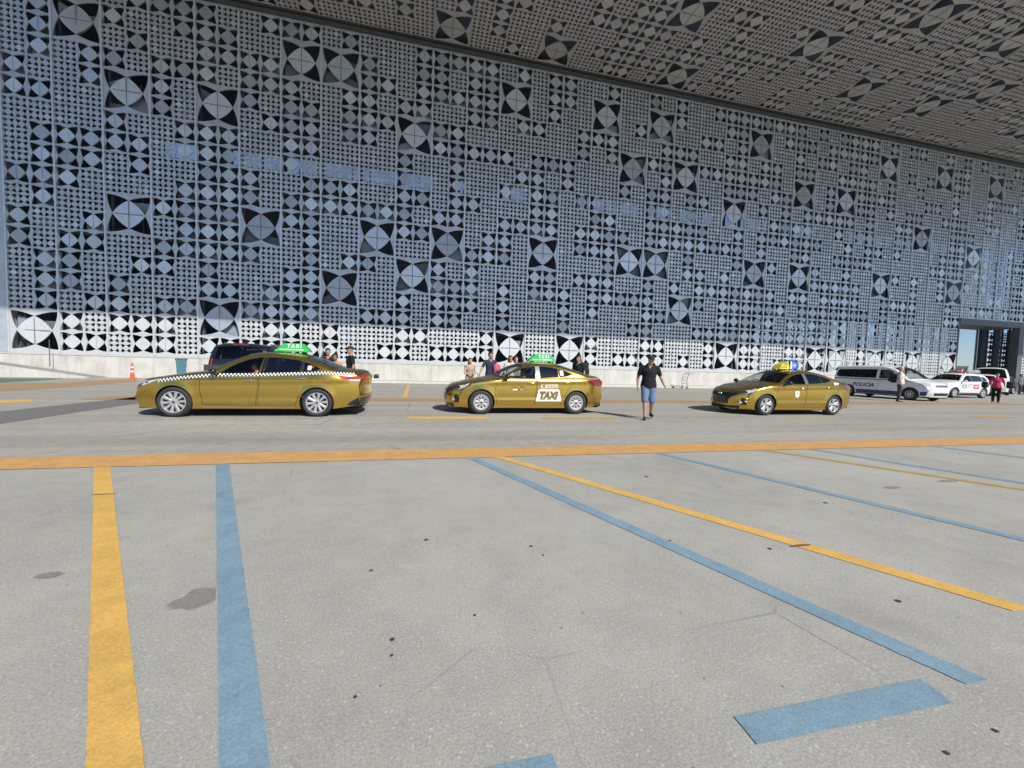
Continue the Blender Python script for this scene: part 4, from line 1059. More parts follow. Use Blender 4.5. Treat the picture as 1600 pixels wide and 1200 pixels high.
# ------------------------------------------------------------------ other vehicles
GREYC = mat("cladding_grey", (.09, .09, .095), .6); WHITEV = mat("van_white", (.80, .81, .83), .3, coat=.5, var=.03)
GVAN = glass("van_glass", (.05, .06, .065), .9)
VAN = dict(keys=[(-.62, .25, -.80, .23), (-.72, .5, -.88, .48), (-.68, .75, -.87, .75), (-.56, .91, -.80, .93), (-.25, 1.03, -.46, 1.07), (.08, 1.11, -.12, 1.16), (.45, 1.40, .25, 1.46), (.85, 1.70, .66, 1.76),
                 (1.25, 1.83, 1.10, 1.89), (2.2, 1.87, 2.2, 1.93), (3.6, 1.85, 3.6, 1.91), (4.0, 1.80, 4.08, 1.85), (4.12, 1.60, 4.20, 1.62), (4.18, 1.15, 4.25, 1.15), (4.18, .8, 4.27, .8), (4.2, .45, 4.28, .45), (4.12, .27, 4.2, .25)],
           W=.96, wb=3.2, R=.34, Ra=.40, rim=.21, paint=WHITEV, wheel='steel', sill=.24, mirror=(.42, 1.13), boxy=True,
           shape=dict(zb=1.08, k1=.10, k2=.16, pf=(.3, 1.05, .17), pr=(3.6, .6, .06), r=.07, tuck=.04, creases=((.3, .85, 3.9, .9, .012, .08),)),
           windows=[([(.42, 1.15), (.70, 1.40), (.98, 1.62), (1.10, 1.67), (1.55, 1.68), (1.55, 1.17)], GFRONT), ([(1.72, 1.18), (1.72, 1.69), (3.85, 1.67), (3.96, 1.60), (4.03, 1.3), (3.92, 1.2)], GVAN)],
           doors=[[(.36, 1.05), (.42, .60), (.46, .32), (1.58, .30), (1.62, .6), (1.62, 1.13), (.5, 1.12)]], handles=[(1.48, .98)], windscreen=(5.2, 7.6, .92), rearwin=(12.2, 12.95, .85), cabin=(.3, 4.05), seats=(1.35, 2.35, 3.3), seatz=.78,
           spine=[("headlight", CLEARL, [(2.35, .62), (2.9, .66), (3.7, .97), (3.5, .99), (2.6, .99)], dict(mirror=True, off=.007, extra=[(-.66, .78), (-.50, .93), (-.28, 1.0), (-.30, .96), (-.52, .80)])),
                  ("grille", GREYC, [(2.15, -.55), (2.75, -.58), (2.75, .58), (2.15, .55)], dict(off=.006)), ("grille_bar", CHROME, [(2.40, -.52), (2.52, -.52), (2.52, .52), (2.40, .52)], dict(off=.014)),
                  ("lower_intake", TRIM, [(.35, -.62), (.95, -.66), (.95, .66), (.35, .62)], dict(off=.006)),
                  ("tail_light", REDL, [(12.9, .90), (14.2, .90), (14.2, .99), (12.9, .99)], dict(mirror=True, off=.008))], side=[])
def van_at(name, label, cat, loc, rz): return thing(name, label, cat, loc, rz)
gx, gy = pix_ground(1420, 625.5)
v1 = van_at("police_van", "white and blue police van with long dark windows, parked beyond the last taxi", "van", (gx + .95, gy, 0), PI / 2)
BV = build_car(v1, VAN)
for pl in ([(.46, .255), (2.74, .255), (2.74, .47), (.455, .47)], [(-.66, .30), (-.43, .30), (-.43, .50), (-.70, .52)], [(3.66, .28), (4.1, .29), (4.17, .45), (3.64, .43)]):
    side_poly(BV, pl, NAVY, "blue_band", v1, .006)
side_poly(BV, [(-.20, 1.015), (.3, 1.06), (4.12, 1.085), (4.13, 1.145), (.3, 1.10), (-.05, 1.06)], NAVY, "blue_line_stripe", v1, .006)
def side_text_far(B, body_, cx, cz, size, m, name, parent, **k):
    v, f = text2d(body_, size, k.get('shear', 0), k.get('bold', 0), k.get('width')); mb = MB()
    mb.v = [tuple(B.S(cx - p[0], cz + p[1], 1, .012)) for p in v]; mb.f = [tuple(reversed(q)) for q in f]; mb.mi = [0] * len(f)
    return mb.build(name, m, parent)
side_text_far(BV, "POLICIA", 2.36, .755, .30, INK, "police_lettering", v1, shear=.25, bold=.008, width=1.20)
plate(v1, -.885, .56, mat("plate_white", (.7, .7, .68), .5))

SUV = dict(keys=[(-.58, .28, -.78, .26), (-.66, .5, -.86, .5), (-.60, .74, -.85, .74), (-.5, .90, -.80, .92), (-.15, 1.0, -.42, 1.03), (.2, 1.05, .0, 1.085), (.5, 1.10, .33, 1.14), (.8, 1.32, .67, 1.37), (1.15, 1.53, 1.05, 1.59),
                 (1.7, 1.60, 1.7, 1.655), (2.5, 1.58, 2.55, 1.635), (3.0, 1.51, 3.08, 1.56), (3.25, 1.30, 3.36, 1.32), (3.38, 1.06, 3.47, 1.06), (3.36, .8, 3.47, .8), (3.40, .52, 3.52, .52), (3.3, .30, 3.42, .28)],
           W=.90, wb=2.62, R=.335, Ra=.385, rim=.22, paint=WHITE, wheel='five', sill=.26, mirror=(.62, 1.08), mirrormat=WHITE,
           shape=dict(zb=1.05, k1=.30, k2=.30, pf=(.25, .95, .17), pr=(2.75, .7, .12), r=.06, creases=((.3, .92, 3.0, 1.0, .015, .08),)),
           windows=[([(.62, 1.09), (.86, 1.28), (1.10, 1.43), (1.32, 1.48), (1.45, 1.485), (1.43, 1.09)], GFRONT), ([(1.55, 1.09), (1.57, 1.485), (2.2, 1.47), (2.45, 1.44), (2.50, 1.12)], GTINT), ([(2.56, 1.13), (2.52, 1.43), (2.85, 1.37), (2.98, 1.18)], GTINT)],
           doors=[[(.42, 1.0), (.40, .6), (.45, .33), (1.44, .32), (1.49, .6), (1.50, 1.06), (.6, 1.06)], [(1.52, 1.06), (1.51, .6), (1.46, .32), (2.15, .32), (2.24, .55), (2.42, .78), (2.56, .95), (2.56, 1.08)]],
           handles=[(1.34, .95), (2.36, .98)], windscreen=(6.15, 7.8, .93), rearwin=(11.2, 12.45, .86), cabin=(.55, 3.1), seats=(1.25, 2.1), seatz=.66,
           pillars=[([(1.45, 1.09), (1.53, 1.09), (1.55, 1.485), (1.47, 1.485)], TRIM)],
           spine=[("headlight", CLEARL, [(2.5, .55), (2.95, .60), (3.25, .98), (2.7, .99)], dict(mirror=True, off=.007)),
                  ("grille", TRIM, [(1.7, -.45), (2.6, -.52), (2.6, .52), (1.7, .45)], dict(off=.006)), ("grille_bar", CHROME, [(2.2, -.48), (2.3, -.48), (2.3, .48), (2.2, .48)], dict(off=.013)),
                  ("lower_intake", GREYC, [(.05, -.85), (.75, -.8), (.75, .8), (.05, .85)], dict(off=.006)),
                  ("tail_light", REDL, [(12.5, .74), (13.45, .80), (13.45, .99), (12.3, .99)], dict(mirror=True, off=.008, extra=[(3.18, 1.02), (3.22, 1.27), (3.30, 1.2), (3.36, 1.02)])),
                  ("rear_bumper_insert", GREYC, [(14.9, -.95), (15.95, -.92), (15.95, .92), (14.9, .95)], dict(off=.006))],
           side=[("sill_cladding", GREYC, [(.42, .265), (2.20, .265), (2.22, .36), (.44, .36)], dict(off=.010))])
gx, gy = pix_ground(1492, 622)
s1 = thing("patrol_suv", "white compact SUV with red roof sign and red door panel, nose behind the police van", "car", (gx, gy + .9, 0), 0)
BS = build_car(s1, SUV)
side_rects(BS, [(1.62, .62, 2.10, .90)], REDP, "red_door_panel", s1, .012); side_rects(BS, [(1.70, .76, 2.02, .82), (1.70, .68, 1.92, .72)], DECALW, "panel_print", s1, .016)
side_rects(BS, [(.60, .66, .66, .88), (.70, .66, .86, .70), (.70, .84, .86, .88), (.90, .66, .96, .88)], mat("decal_dark_grey", (.10, .11, .12), .5), "door_emblem", s1, .012)
side_rects(BS, [(1.12, .70, 1.16, .88), (1.18, .84, 1.30, .88), (1.18, .70, 1.30, .73), (1.36, .70, 1.40, .86)], mat("decal_pale_grey", (.45, .46, .47), .5), "door_emblem", s1, .012)
mb = MB(); mb.box(1.50, -.30, 1.68, 1.62, -.02, 1.92); o = mb.build("roof_sign", REDP, s1); mb = MB(); mb.box(1.494, -.26, 1.77, 1.499, -.06, 1.85); mb.box(1.52, -.306, 1.76, 1.60, -.301, 1.84); mb.build("sign_print", DECALW, o)
for sd in (-1, 1):
    mb = MB(); mb.tube([(1.3, sd * .60, 1.60), (1.4, sd * .60, 1.68), (2.6, sd * .60, 1.67), (2.75, sd * .60, 1.58)], .018, 8); mb.build("roof_rail", CHROME, s1, smooth=50)
mb = MB(); rounded_box(mb, 1.75, -.52, 1.665, 2.95, .52, 1.86, .09); mb.build("roof_box", mat("roof_box_grey", (.30, .31, .33), .5), s1, smooth=50)
plate(s1, -.868, .60, MATS["plate_white"])
# dark people carrier seen from behind
DM = dict(SUV); DM.update(paint=mat("midnight_blue_paint", (.012, .016, .030), .25, .3, coat=.8), mirrormat=TRIM, wheel='ten'); DM['windows'] = [(w_[0], GTINT) for w_ in SUV['windows']]; DM['rearglass'] = glass("rear_glass_dark", (.36, .40, .40), 1.0); DM['shape'] = dict(SUV['shape'], k1=.16, k2=.2); DM['keys'] = SUV['keys'][:10] + [(2.75, 1.60, 2.75, 1.655), (3.20, 1.55, 3.27, 1.61), (3.33, 1.32, 3.42, 1.34)] + SUV['keys'][13:]; DM['spine'] = [q for q in SUV['spine'] if q[0] != 'tail_light'] + [('tail_light', REDL, [(12.4, .93), (13.1, .93), (13.1, .99), (12.4, .99)], dict(mirror=True, off=.008))]
xx = pix_y(325, 12.6) - .30
m1 = thing("people_carrier", "dark blue people carrier seen from behind, standing just past the checker-striped taxi", "car", (xx + .93, 12.6 + 3.5, 0), -PI / 2 + .03)
m1.scale = (1, 1, 1.06)
BM = build_car(m1, DM)
for sd in (-1, 1):
    mb = MB(); mb.tube([(1.2, sd * .62, 1.58), (1.3, sd * .62, 1.67), (2.75, sd * .62, 1.65), (2.9, sd * .62, 1.56)], .02, 8); mb.build("roof_rail", mat("rail_grey", (.25, .25, .26), .4, .6), m1, smooth=50)
mb = MB(); mb.box(3.20, -.2, 1.60, 3.26, .2, 1.625); mb.build("brake_light", REDL, m1)
# vehicles in the far right background
v2 = van_at("minibus", "white high-roofed minibus facing forward behind the white SUV with red sign", "minibus", (45.6, 22.6, 0), math.radians(28))
VM = dict(VAN); VM.update(paint=WHITE); VM['windows'] = [(w_[0], GVAN) for w_ in VAN['windows']]; build_car(v2, VM); v2.scale = (1, 1.03, 1.17)
PK = dict(SUV); PK.update(wheel='steel'); PK['spine'] = [q for q in SUV['spine'] if q[0] != "grille_bar"] + [("front_mask", TRIM, [(1.15, -.9), (2.6, -.9), (2.6, .9), (1.15, .9)], dict(off=.008))]
gx, gy = pix_ground(1576, 621)
p1 = thing("patrol_car", "white car with black front and yellow plate cut off by the right edge", "car", (gx + .8, gy + 1.9, 0), math.radians(24)); BP = build_car(p1, PK); plate(p1, -.88, .60, PLATEY)
DK = dict(SUV); DK.update(paint=mat("charcoal_paint", (.03, .032, .036), .3, .3, coat=.6), mirrormat=TRIM); DK['windows'] = [(w_[0], GTINT) for w_ in SUV['windows']]
k1 = thing("parked_car", "charcoal grey car in the doorway background behind the woman in pink", "car", (48.0, 24.2, 0), math.radians(8)); build_car(k1, DK)

# ------------------------------------------------------------------ people
SKINS = [mat("skin_tan", (.42, .24, .155), .55, var=.08), mat("skin_fair", (.56, .36, .26), .55, var=.08), mat("skin_brown", (.27, .145, .09), .55, var=.08)]
HAIRM = mat("hair_dark", (.018, .013, .010), .5, var=.3, vscale=40)
EYE = mat("eye_dark", (.02, .015, .012), .2); SOLE = mat("shoe_black", (.02, .02, .022), .6)
def cloth(name, c, **k): return mat(name, c, .9, var=k.get('var', .18), vscale=9, bump=.3, bscale=14)
def lerp(a, b, t): return a + (b - a) * t
def remesh(mb, name, m, vox, smooth_it=6):
    me = mb.mesh(name, m, recalc=True)
    r = eval_mods(me, [('REMESH', dict(mode='VOXEL', voxel_size=vox)), ('SMOOTH', dict(factor=.5, iterations=smooth_it))])
    r.materials.clear(); r.materials.append(m); r.polygons.foreach_set("material_index", [0] * len(r.polygons)); r.polygons.foreach_set("use_smooth", [True] * len(r.polygons)); bpy.data.meshes.remove(me); r.name = name
    return r
def ellipse_loft(mb, rows, seg=20):
    rr = []
    for c, rx, ry in rows: rr.append([(c[0] + rx * math.cos(2 * PI * k / seg), c[1] + ry * math.sin(2 * PI * k / seg), c[2]) for k in range(seg)])
    n = mb.grid(rr, True); mb.f.append(tuple(n + k for k in reversed(range(seg)))); mb.mi.append(0)
    L = len(rr) - 1; mb.f.append(tuple(n + L * seg + k for k in range(seg))); mb.mi.append(0)

def person(label, loc, rz, J=None, H=1.75, fem=False, skin=0, top=None, top_len='short', bottom=None, bot_len='long', shoes=SOLE, hair='short', hairm=HAIRM, cap=None, stout=1.0, neckline=True, vox=.012, group=None, head_yaw=0, head_pitch=0, fingers=True, dress=False):
    """standing figure facing -y, feet at z=0; J overrides joints (metres for a 1.75 m figure)"""
    V = Vector
    j = dict(pelvis=V((0, 0, .95)), waist=V((0, .0, 1.10)), chest=V((0, .0, 1.30)), neck=V((0, .01, 1.475)), head=V((0, -.015, 1.63)),
             ls=V((.185, .0, 1.415)), le=V((.235, .03, 1.13)), lw=V((.25, -.04, .88)), rs=V((-.185, .0, 1.415)), re=V((-.235, .03, 1.13)), rw=V((-.25, -.04, .88)),
             lh=V((.09, 0, .93)), lk=V((.10, -.01, .50)), la=V((.105, .03, .085)), lt=V((.13, -.14, .03)), rh=V((-.09, 0, .93)), rk=V((-.10, -.01, .50)), ra=V((-.105, .03, .085)), rt=V((-.13, -.14, .03)))
    for k, v in (J or {}).items(): j[k] = V(v)
    st = stout; sw = .93 if fem else 1.0
    root = thing("person", label, "person", loc, rz, group); root.scale = (H / 1.75,) * 3
    sk = SKINS[skin]
    def torso(mb, g=0.0, z0='pelvis', z1='neck'):
        p, w_, c, n = j['pelvis'], j['waist'], j['chest'], j['neck']
        hipx = .172 if fem else .165
        rows = [(p + V((0, 0, -.10)), .13 + g, .10 + g), (p + V((0, .005, -.03)), hipx * st + g, .122 * st + g), (p + V((0, 0, .05)), (hipx - .005) * st + g, .118 * st + g), (w_, .142 * st * (.9 if fem else 1) + g, .108 * st + g), (lerp(w_, c, .5) + V((0, -.005, 0)), .155 * st * sw + g, .112 * st + g),
                (c + V((0, -.012, 0)), .168 * st * sw + g, .118 * st * (1.08 if fem else 1) + g), (c + V((0, -.005, .07)), .165 * sw + g, .105 + g), (n + V((0, .005, -.065)), .135 * sw + g, .082 + g), (n + V((0, .005, -.025)), .075 + g, .065 + g), (n + V((0, 0, .01)), .055 + g * .6, .055 + g * .6)]
        ellipse_loft(mb, rows)
        for s_ in ('l', 'r'): mb.capsule([j[s_ + 's'] * .55 + V((0, 0, 1)) * j['neck'].z * .45 * 0 + (j['neck'] + V((0, 0, -.06))) * .45, j[s_ + 's'] + V((0, 0, -.012))], [.062 + g, .06 + g])
    def arm(mb, s_, a=0, b=2, g=0.0):
        S_, E_, W__ = j[s_ + 's'], j[s_ + 'e'], j[s_ + 'w']; k = .88 if fem else 1.0
        pts = [S_, lerp(S_, E_, .35), lerp(S_, E_, .7), E_, lerp(E_, W__, .3), lerp(E_, W__, .7), W__]; rad = [.056, .050, .043, .038, .041, .032, .025]
        n = int(round(a)), int(round(b)); mb.capsule(pts[n[0]:n[1]], [r * k + g for r in rad[n[0]:n[1]]])
    def leg(mb, s_, t=1.0, g=0.0, flare=0.0):
        Hh, K_, A_ = j[s_ + 'h'], j[s_ + 'k'], j[s_ + 'a']; k = st ** .5
        pts = [Hh, lerp(Hh, K_, .3), lerp(Hh, K_, .65), K_, lerp(K_, A_, .28), lerp(K_, A_, .65), A_]; rad = [.088, .082, .068, .054, .056, .043, .036]
        if t < 1: 
            n = max(2, int(t * 6) + 1); pts = pts[:n]; rad = rad[:n]
        m_ = len(pts); mb.capsule(pts, [r * k + g + flare * i / (m_ - 1) for i, r in enumerate(rad[:m_])])
    Hc = j['head']; R_ = Matrix.Translation(Hc) @ Matrix.Rotation(head_yaw, 4, 'Z') @ Matrix.Rotation(head_pitch, 4, 'X')
    def hp(x, y, z): return R_ @ V((x, y, z))
    def head_part(mb):
        rows = []
        prof = [(-.118, .018, .022, -.055), (-.108, .040, .045, -.040), (-.085, .055, .068, -.022), (-.05, .066, .085, -.008), (-.01, .073, .094, .0), (.03, .076, .097, .005), (.07, .072, .090, .010), (.10, .056, .070, .012), (.118, .028, .036, .012)]
        for z, rx, ry, cy in prof: rows.append([hp(rx * math.cos(2 * PI * k / 18), cy + ry * math.sin(2 * PI * k / 18), z) for k in range(18)])
        n = mb.grid(rows, True); mb.f.append(tuple(n + k for k in reversed(range(18)))); mb.mi.append(0); mb.f.append(tuple(n + 8 * 18 + k for k in range(18))); mb.mi.append(0)
        mb.capsule([hp(0, -.090, .015), hp(0, -.108, -.025)], [.009, .014], 8)           # nose
        for s_ in (-1, 1): mb.capsule([hp(s_ * .074, .005, .02), hp(s_ * .073, .008, -.02)], [.013, .010], 8)     # ears
        mb.capsule([hp(-.018, -.086, -.060), hp(.018, -.086, -.060)], [.009, .009], 8)
        mb.capsule([hp(0, .02, -.09), j['neck'] + V((0, .005, -.03))], [.052, .056])
    def hand(mb, s_):
        W__ = j[s_ + 'w']; d = (W__ - j[s_ + 'e']).normalized(); sd = 1 if s_ == 'l' else -1
        fwd = V((0, -1, 0)); fwd = (fwd - d * fwd.dot(d)).normalized(); out = d.cross(fwd) * 1.0
        out = out if out.x * sd > 0 else -out
        p0 = W__ + d * .015; p1 = W__ + d * .085 + fwd * .002
        for o in (-.022, -.007, .008, .022): mb.capsule([p0 + fwd * o * .8, p1 + fwd * o], [.015, .012], 8)
        if fingers:
            for o, L in ((-.026, .058), (-.009, .070), (.009, .075), (.026, .068)):
                a = p1 + fwd * o; b = a + d * L * .5 - out * .008; c = b + d * L * .4 - out * .022; mb.capsule([a, b, c], [.0095, .0088, .0075], 8)
            a = W__ + d * .03 + fwd * .022; b = a + d * .035 + fwd * .030 - out * .005; c = b + d * .030 + fwd * .006 - out * .010; mb.capsule([a, b, c], [.0125, .011, .009], 8)
    bm_ = MB(); torso(bm_)
    for s_ in 'lr': arm(bm_, s_, 0, 7); leg(bm_, s_); hand(bm_, s_); bm_.capsule([j[s_ + 'a'] + V((0, .02, -.04)), lerp(j[s_ + 'a'], j[s_ + 't'], .5) + V((0, 0, -.02)), j[s_ + 't']], [.036, .036, .028])
    head_part(bm_)
    o = bpy.data.objects.new("body", remesh(bm_, "body", sk, vox)); col.objects.link(o); o.parent = root
    eb = MB()
    for s_ in (-1, 1): eb.sphere(hp(s_ * .031, -.084, .018), .012, .009, .007, 8)
    eb.build("eyes", EYE, root, smooth=60)
    if top:
        tb = MB(); torso(tb, .014)
        if not dress: ellipse_loft(tb, [(j['pelvis'] + V((0, 0, -.09)), .178 * st + .012, .135 * st + .012), (j['pelvis'] + V((0, 0, .0)), .176 * st + .012, .134 * st + .012), (j['waist'], .150 * st + .012, .122 * st + .012)])
        else: ellipse_loft(tb, [(j['pelvis'] + V((0, 0, -.30)), .23, .17), (j['pelvis'], .19, .14), (j['waist'], .14, .12)])
        for s_ in ('lr' if top_len != 'none' else ''): arm(tb, s_, 0, {'short': 3, 'half': 4, 'long': 7}[top_len], .016 if top_len != 'long' else .012)
        me = remesh(tb, "shirt", top, max(vox, .011))
        o = bpy.data.objects.new("shirt", me); col.objects.link(o); o.parent = root
        if neckline:                                      # open the collar so that skin shows
            b2 = bmesh.new(); b2.from_mesh(me); n_ = j['neck']
            kill = [f for f in b2.faces if (f.calc_center_median() - n_).z > -.012 or ((f.calc_center_median() - n_).z > -.10 and f.calc_center_median().y < -.02 and abs(f.calc_center_median().x - n_.x) < .055 * (1 + ((f.calc_center_median() - n_).z) / .10))]
            bmesh.ops.delete(b2, geom=kill, context='FACES'); b2.to_mesh(me); b2.free()
    if bottom:
        pb = MB(); p = j['pelvis']; ellipse_loft(pb, [(p + V((0, 0, -.12)), .14, .11), (p + V((0, 0, -.06)), .178 * st, .132 * st), (p + V((0, 0, .03)), .170 * st, .125 * st), (p + V((0, 0, .10)), .150 * st, .118 * st)])
        for s_ in 'lr': leg(pb, s_, {'long': 1.0, 'shorts': .66, 'mini': .34}[bot_len], .016, .016 if bot_len != 'long' else .008)
        o = bpy.data.objects.new("trousers" if bot_len == 'long' else "shorts", remesh(pb, "trousers", bottom, max(vox, .011))); col.objects.link(o); o.parent = root
    for s_ in 'lr':
        sb = MB(); A_, T_ = j[s_ + 'a'], j[s_ + 't']; d = (T_ - A_); d.z = 0; d.normalize(); n_ = V((-d.y, d.x, 0))
        rows = []
        for t, hw, h in ((-.07, .022, .05), (-.055, .036, .085), (0, .040, .105), (.06, .043, .075), (.13, .048, .055), (.18, .040, .045), (.205, .02, .03)):
            c = A_ + d * t; zb_ = A_.z - .085 + (T_.z - .03) * max(0, t) / .2
            rows.append([c + n_ * (hw * math.cos(PI * k / 8)) + V((0, 0, zb_ - c.z + (h * math.sin(PI * k / 8) if 0 < k < 8 else 0))) for k in range(9)])
        sb.grid(rows); sb.poly([r[0] for r in rows] + [r[-1] for r in reversed(rows)]); sb.poly(rows[0]); sb.poly(rows[-1][::-1]); sb.build("shoe", shoes, root, smooth=60, recalc=True)
    if hair and not cap or hair == 'long':
        hb = MB(); rows = []
        for z, rx, ry, cy in ((-.055, .060, .05, .052), (-.02, .078, .082, .028), (.02, .083, .096, .016), (.06, .083, .102, .010), (.095, .070, .085, .010), (.122, .042, .052, .010)):
            rows.append([hp(rx * math.cos(2 * PI * k / 16), cy + ry * math.sin(2 * PI * k / 16) * (1 if math.sin(2 * PI * k / 16) > 0 or z > .05 else .35 if z > .0 else .0), z) for k in range(16)])
        n = hb.grid(rows, True); hb.f.append(tuple(n + 5 * 16 + k for k in range(16))); hb.mi.append(0)
        if hair == 'long': ellipse_loft(hb, [(hp(0, .065, -.24), .05, .03), (hp(0, .07, -.15), .085, .04), (hp(0, .055, -.05), .085, .055), (hp(0, .04, .04), .075, .06)], 14)
        hb.build("hair", hairm, root, smooth=60, recalc=True)
    if cap:
        cb = MB(); rows = []
        for z, rx, ry in ((.028, .084, .106), (.06, .083, .104), (.095, .072, .090), (.12, .045, .058), (.13, .012, .015)): rows.append([hp(rx * math.cos(2 * PI * k / 20), .008 + ry * math.sin(2 * PI * k / 20), z) for k in range(20)])
        n = cb.grid(rows, True); cb.f.append(tuple(n + 4 * 20 + k for k in range(20))); cb.mi.append(0)
        b_ = [[hp(.075 * math.sin(a) * f_, -.075 - .095 * f2 * math.cos(a), .034 - .012 * f2) for a in [-1.2 + 2.4 * k / 10 for k in range(11)]] for f_, f2 in ((1, .2), (1, .6), (.95, 1.0))]
        cb.grid(b_); cb.build("cap", cap, root, smooth=60)
    return root, j
BLK = cloth("black_cotton", (.008, .009, .012)); DEN = cloth("denim_blue", (.13, .21, .34)); CHAR = cloth("charcoal_cloth", (.035, .036, .042)); NAVYC = cloth("navy_cloth", (.025, .032, .055))
WHT = cloth("white_cotton", (.62, .62, .60)); PINK = cloth("pink_cloth", (.55, .035, .12)); BEI = cloth("beige_cloth", (.42, .33, .25)); YELC = cloth("yellow_cloth", (.62, .34, .05)); GRYC = cloth("grey_cloth", (.22, .22, .24)); SAGE = cloth("sage_cloth", (.36, .40, .20)); REDC = cloth("red_cloth", (.50, .04, .06))

# man walking towards the camera
V = Vector
mx_, my_ = pix_ground(1011, 655)
person("man in black v-neck tee, denim shorts and dark cap walking between two taxis", (mx_, my_, 0), math.radians(-27), H=1.72, stout=1.13, skin=0, top=BLK, bottom=DEN, bot_len='shorts', cap=cloth("cap_black", (.03, .03, .034)), vox=.009, head_yaw=.30, head_pitch=.20,
       J=dict(pelvis=(0, .02, .95), waist=(0, .0, 1.10), chest=(0, -.02, 1.30), neck=(.01, -.03, 1.47), head=(.03, -.075, 1.615), ls=(.20, -.01, 1.405), le=(.31, .02, 1.14), lw=(.41, -.10, .91), rs=(-.20, -.02, 1.41), re=(-.285, .03, 1.13), rw=(-.285, -.05, .88),
              rk=(-.09, -.11, .51), ra=(-.08, -.19, .10), rt=(-.10, -.36, .045), lk=(.105, .0, .50), la=(.11, .22, .16), lt=(.13, .11, .04)))
# people beyond the taxis
def at(px, Y): return (pix_y(px, Y), Y, 0)
person("woman in black sleeveless top, leftmost of the people behind the checker-striped taxi", at(512, 13.6), .3, H=1.72, fem=True, skin=0, top=BLK, bottom=CHAR, top_len='none', hair='short', vox=.014)
person("person in yellow shirt stooping between two people in black behind the first taxi", at(524, 13.3), -.3, H=1.55, fem=True, skin=2, top=YELC, bottom=CHAR, hair='short', vox=.014)
person("man in black shirt turned sideways with dark cap, standing past the first taxi's boot", at(548, 13.3), -1.2, H=1.80, skin=0, top=BLK, bottom=CHAR, cap=MATS["cap_black"], vox=.014)
person("girl with long brown hair in beige top, standing by the second taxi's bonnet", at(734.5, 14.0), .3, H=1.56, fem=True, skin=1, top=BEI, bottom=WHT, hair='long', hairm=mat("hair_brown", (.09, .05, .025), .5, var=.3, vscale=40), top_len='none', vox=.014, J=dict(le=(.24, -.02, 1.12), lw=(.08, -.19, 1.10), re=(-.24, -.02, 1.12), rw=(-.09, -.19, 1.08)))
r_, j_ = person("man in dark long-sleeved shirt reaching for a suitcase handle beside the girl", at(766, 14.0), .35, H=1.80, skin=0, top=NAVYC, top_len='half', bottom=GRYC, vox=.014, J=dict(re=(-.33, -.06, 1.22), rw=(-.47, -.14, 1.02)))
person("woman with dark hair seen over the second taxi's windscreen, left of two heads", at(797, 14.2), .2, H=1.70, fem=True, skin=0, top=WHT, bottom=CHAR, hair='long', hairm=mat("hair_auburn", (.10, .03, .02), .5, var=.3, vscale=40), vox=.014)
person("woman with brown hair seen over the second taxi's windscreen, right of two heads", at(806, 14.5), -.1, H=1.68, fem=True, skin=1, top=GRYC, bottom=CHAR, hair='long', hairm=MATS["hair_brown"], vox=.014)
person("man in black tee carrying a large black backpack behind the second taxi's boot", at(904, 14.0), 2.2 - PI, H=1.78, skin=0, top=BLK, bottom=CHAR, vox=.014)
def pack(name, label, loc, rz, s, m, cat="backpack"):
    t = thing(name, label, cat, loc, rz); mb = MB(); rounded_box(mb, -.17 * s, -.12 * s, 0, .17 * s, .12 * s, .52 * s, .09 * s); mb.build("bag_body", m, t, smooth=60)
    mb = MB(); rounded_box(mb, -.13 * s, -.19 * s, .05 * s, .13 * s, -.122 * s, .28 * s, .03 * s); mb.build("front_pocket", m, t, smooth=60)
    for sd in (-1, 1):
        mb = MB(); mb.tube([(sd * .09 * s, .115 * s, .48 * s), (sd * .09 * s, .19 * s, .46 * s), (sd * .10 * s, .22 * s, .30 * s), (sd * .09 * s, .125 * s, .06 * s)], .016 * s, 8); mb.build("strap", m, t, smooth=60)
    return t
BAG = cloth("bag_black", (.018, .018, .02)); BAGP = cloth("bag_pink", (.55, .10, .17))
x, y, z = at(909, 14.05); pack("backpack", "large black backpack worn by the man behind the second taxi", (x + .15, y + .12, .98), 2.2, 1.05, BAG)
x, y, z = at(774, 13.85); pack("backpack", "pink and red bag hanging at the side of the man in dark shirt", (x + .05, y, .95), .5, .8, BAGP)
# suitcase by the girl
sc = thing("suitcase", "pale lilac suitcase with raised handle standing beside the girl in beige", "suitcase", at(744, 13.8), .2)
mb = MB(); rounded_box(mb, -.22, -.13, .05, .22, .13, .70, .05); mb.build("shell", mat("lilac_shell", (.42, .44, .58), .4), sc, smooth=50)
mb = MB(); mb.tube([(-.10, .09, .70), (-.10, .09, 1.02), (.10, .09, 1.02), (.10, .09, .70)], .012, 8); mb.build("handle", DARK, sc)
for sx in (-.17, .17): mb = MB(); mb.lathe([(.001, -.02), (.03, -.02), (.03, .02), (.001, .02)], 'y', 12, (sx, 0, .031)); mb.build("wheel", DARK, sc)
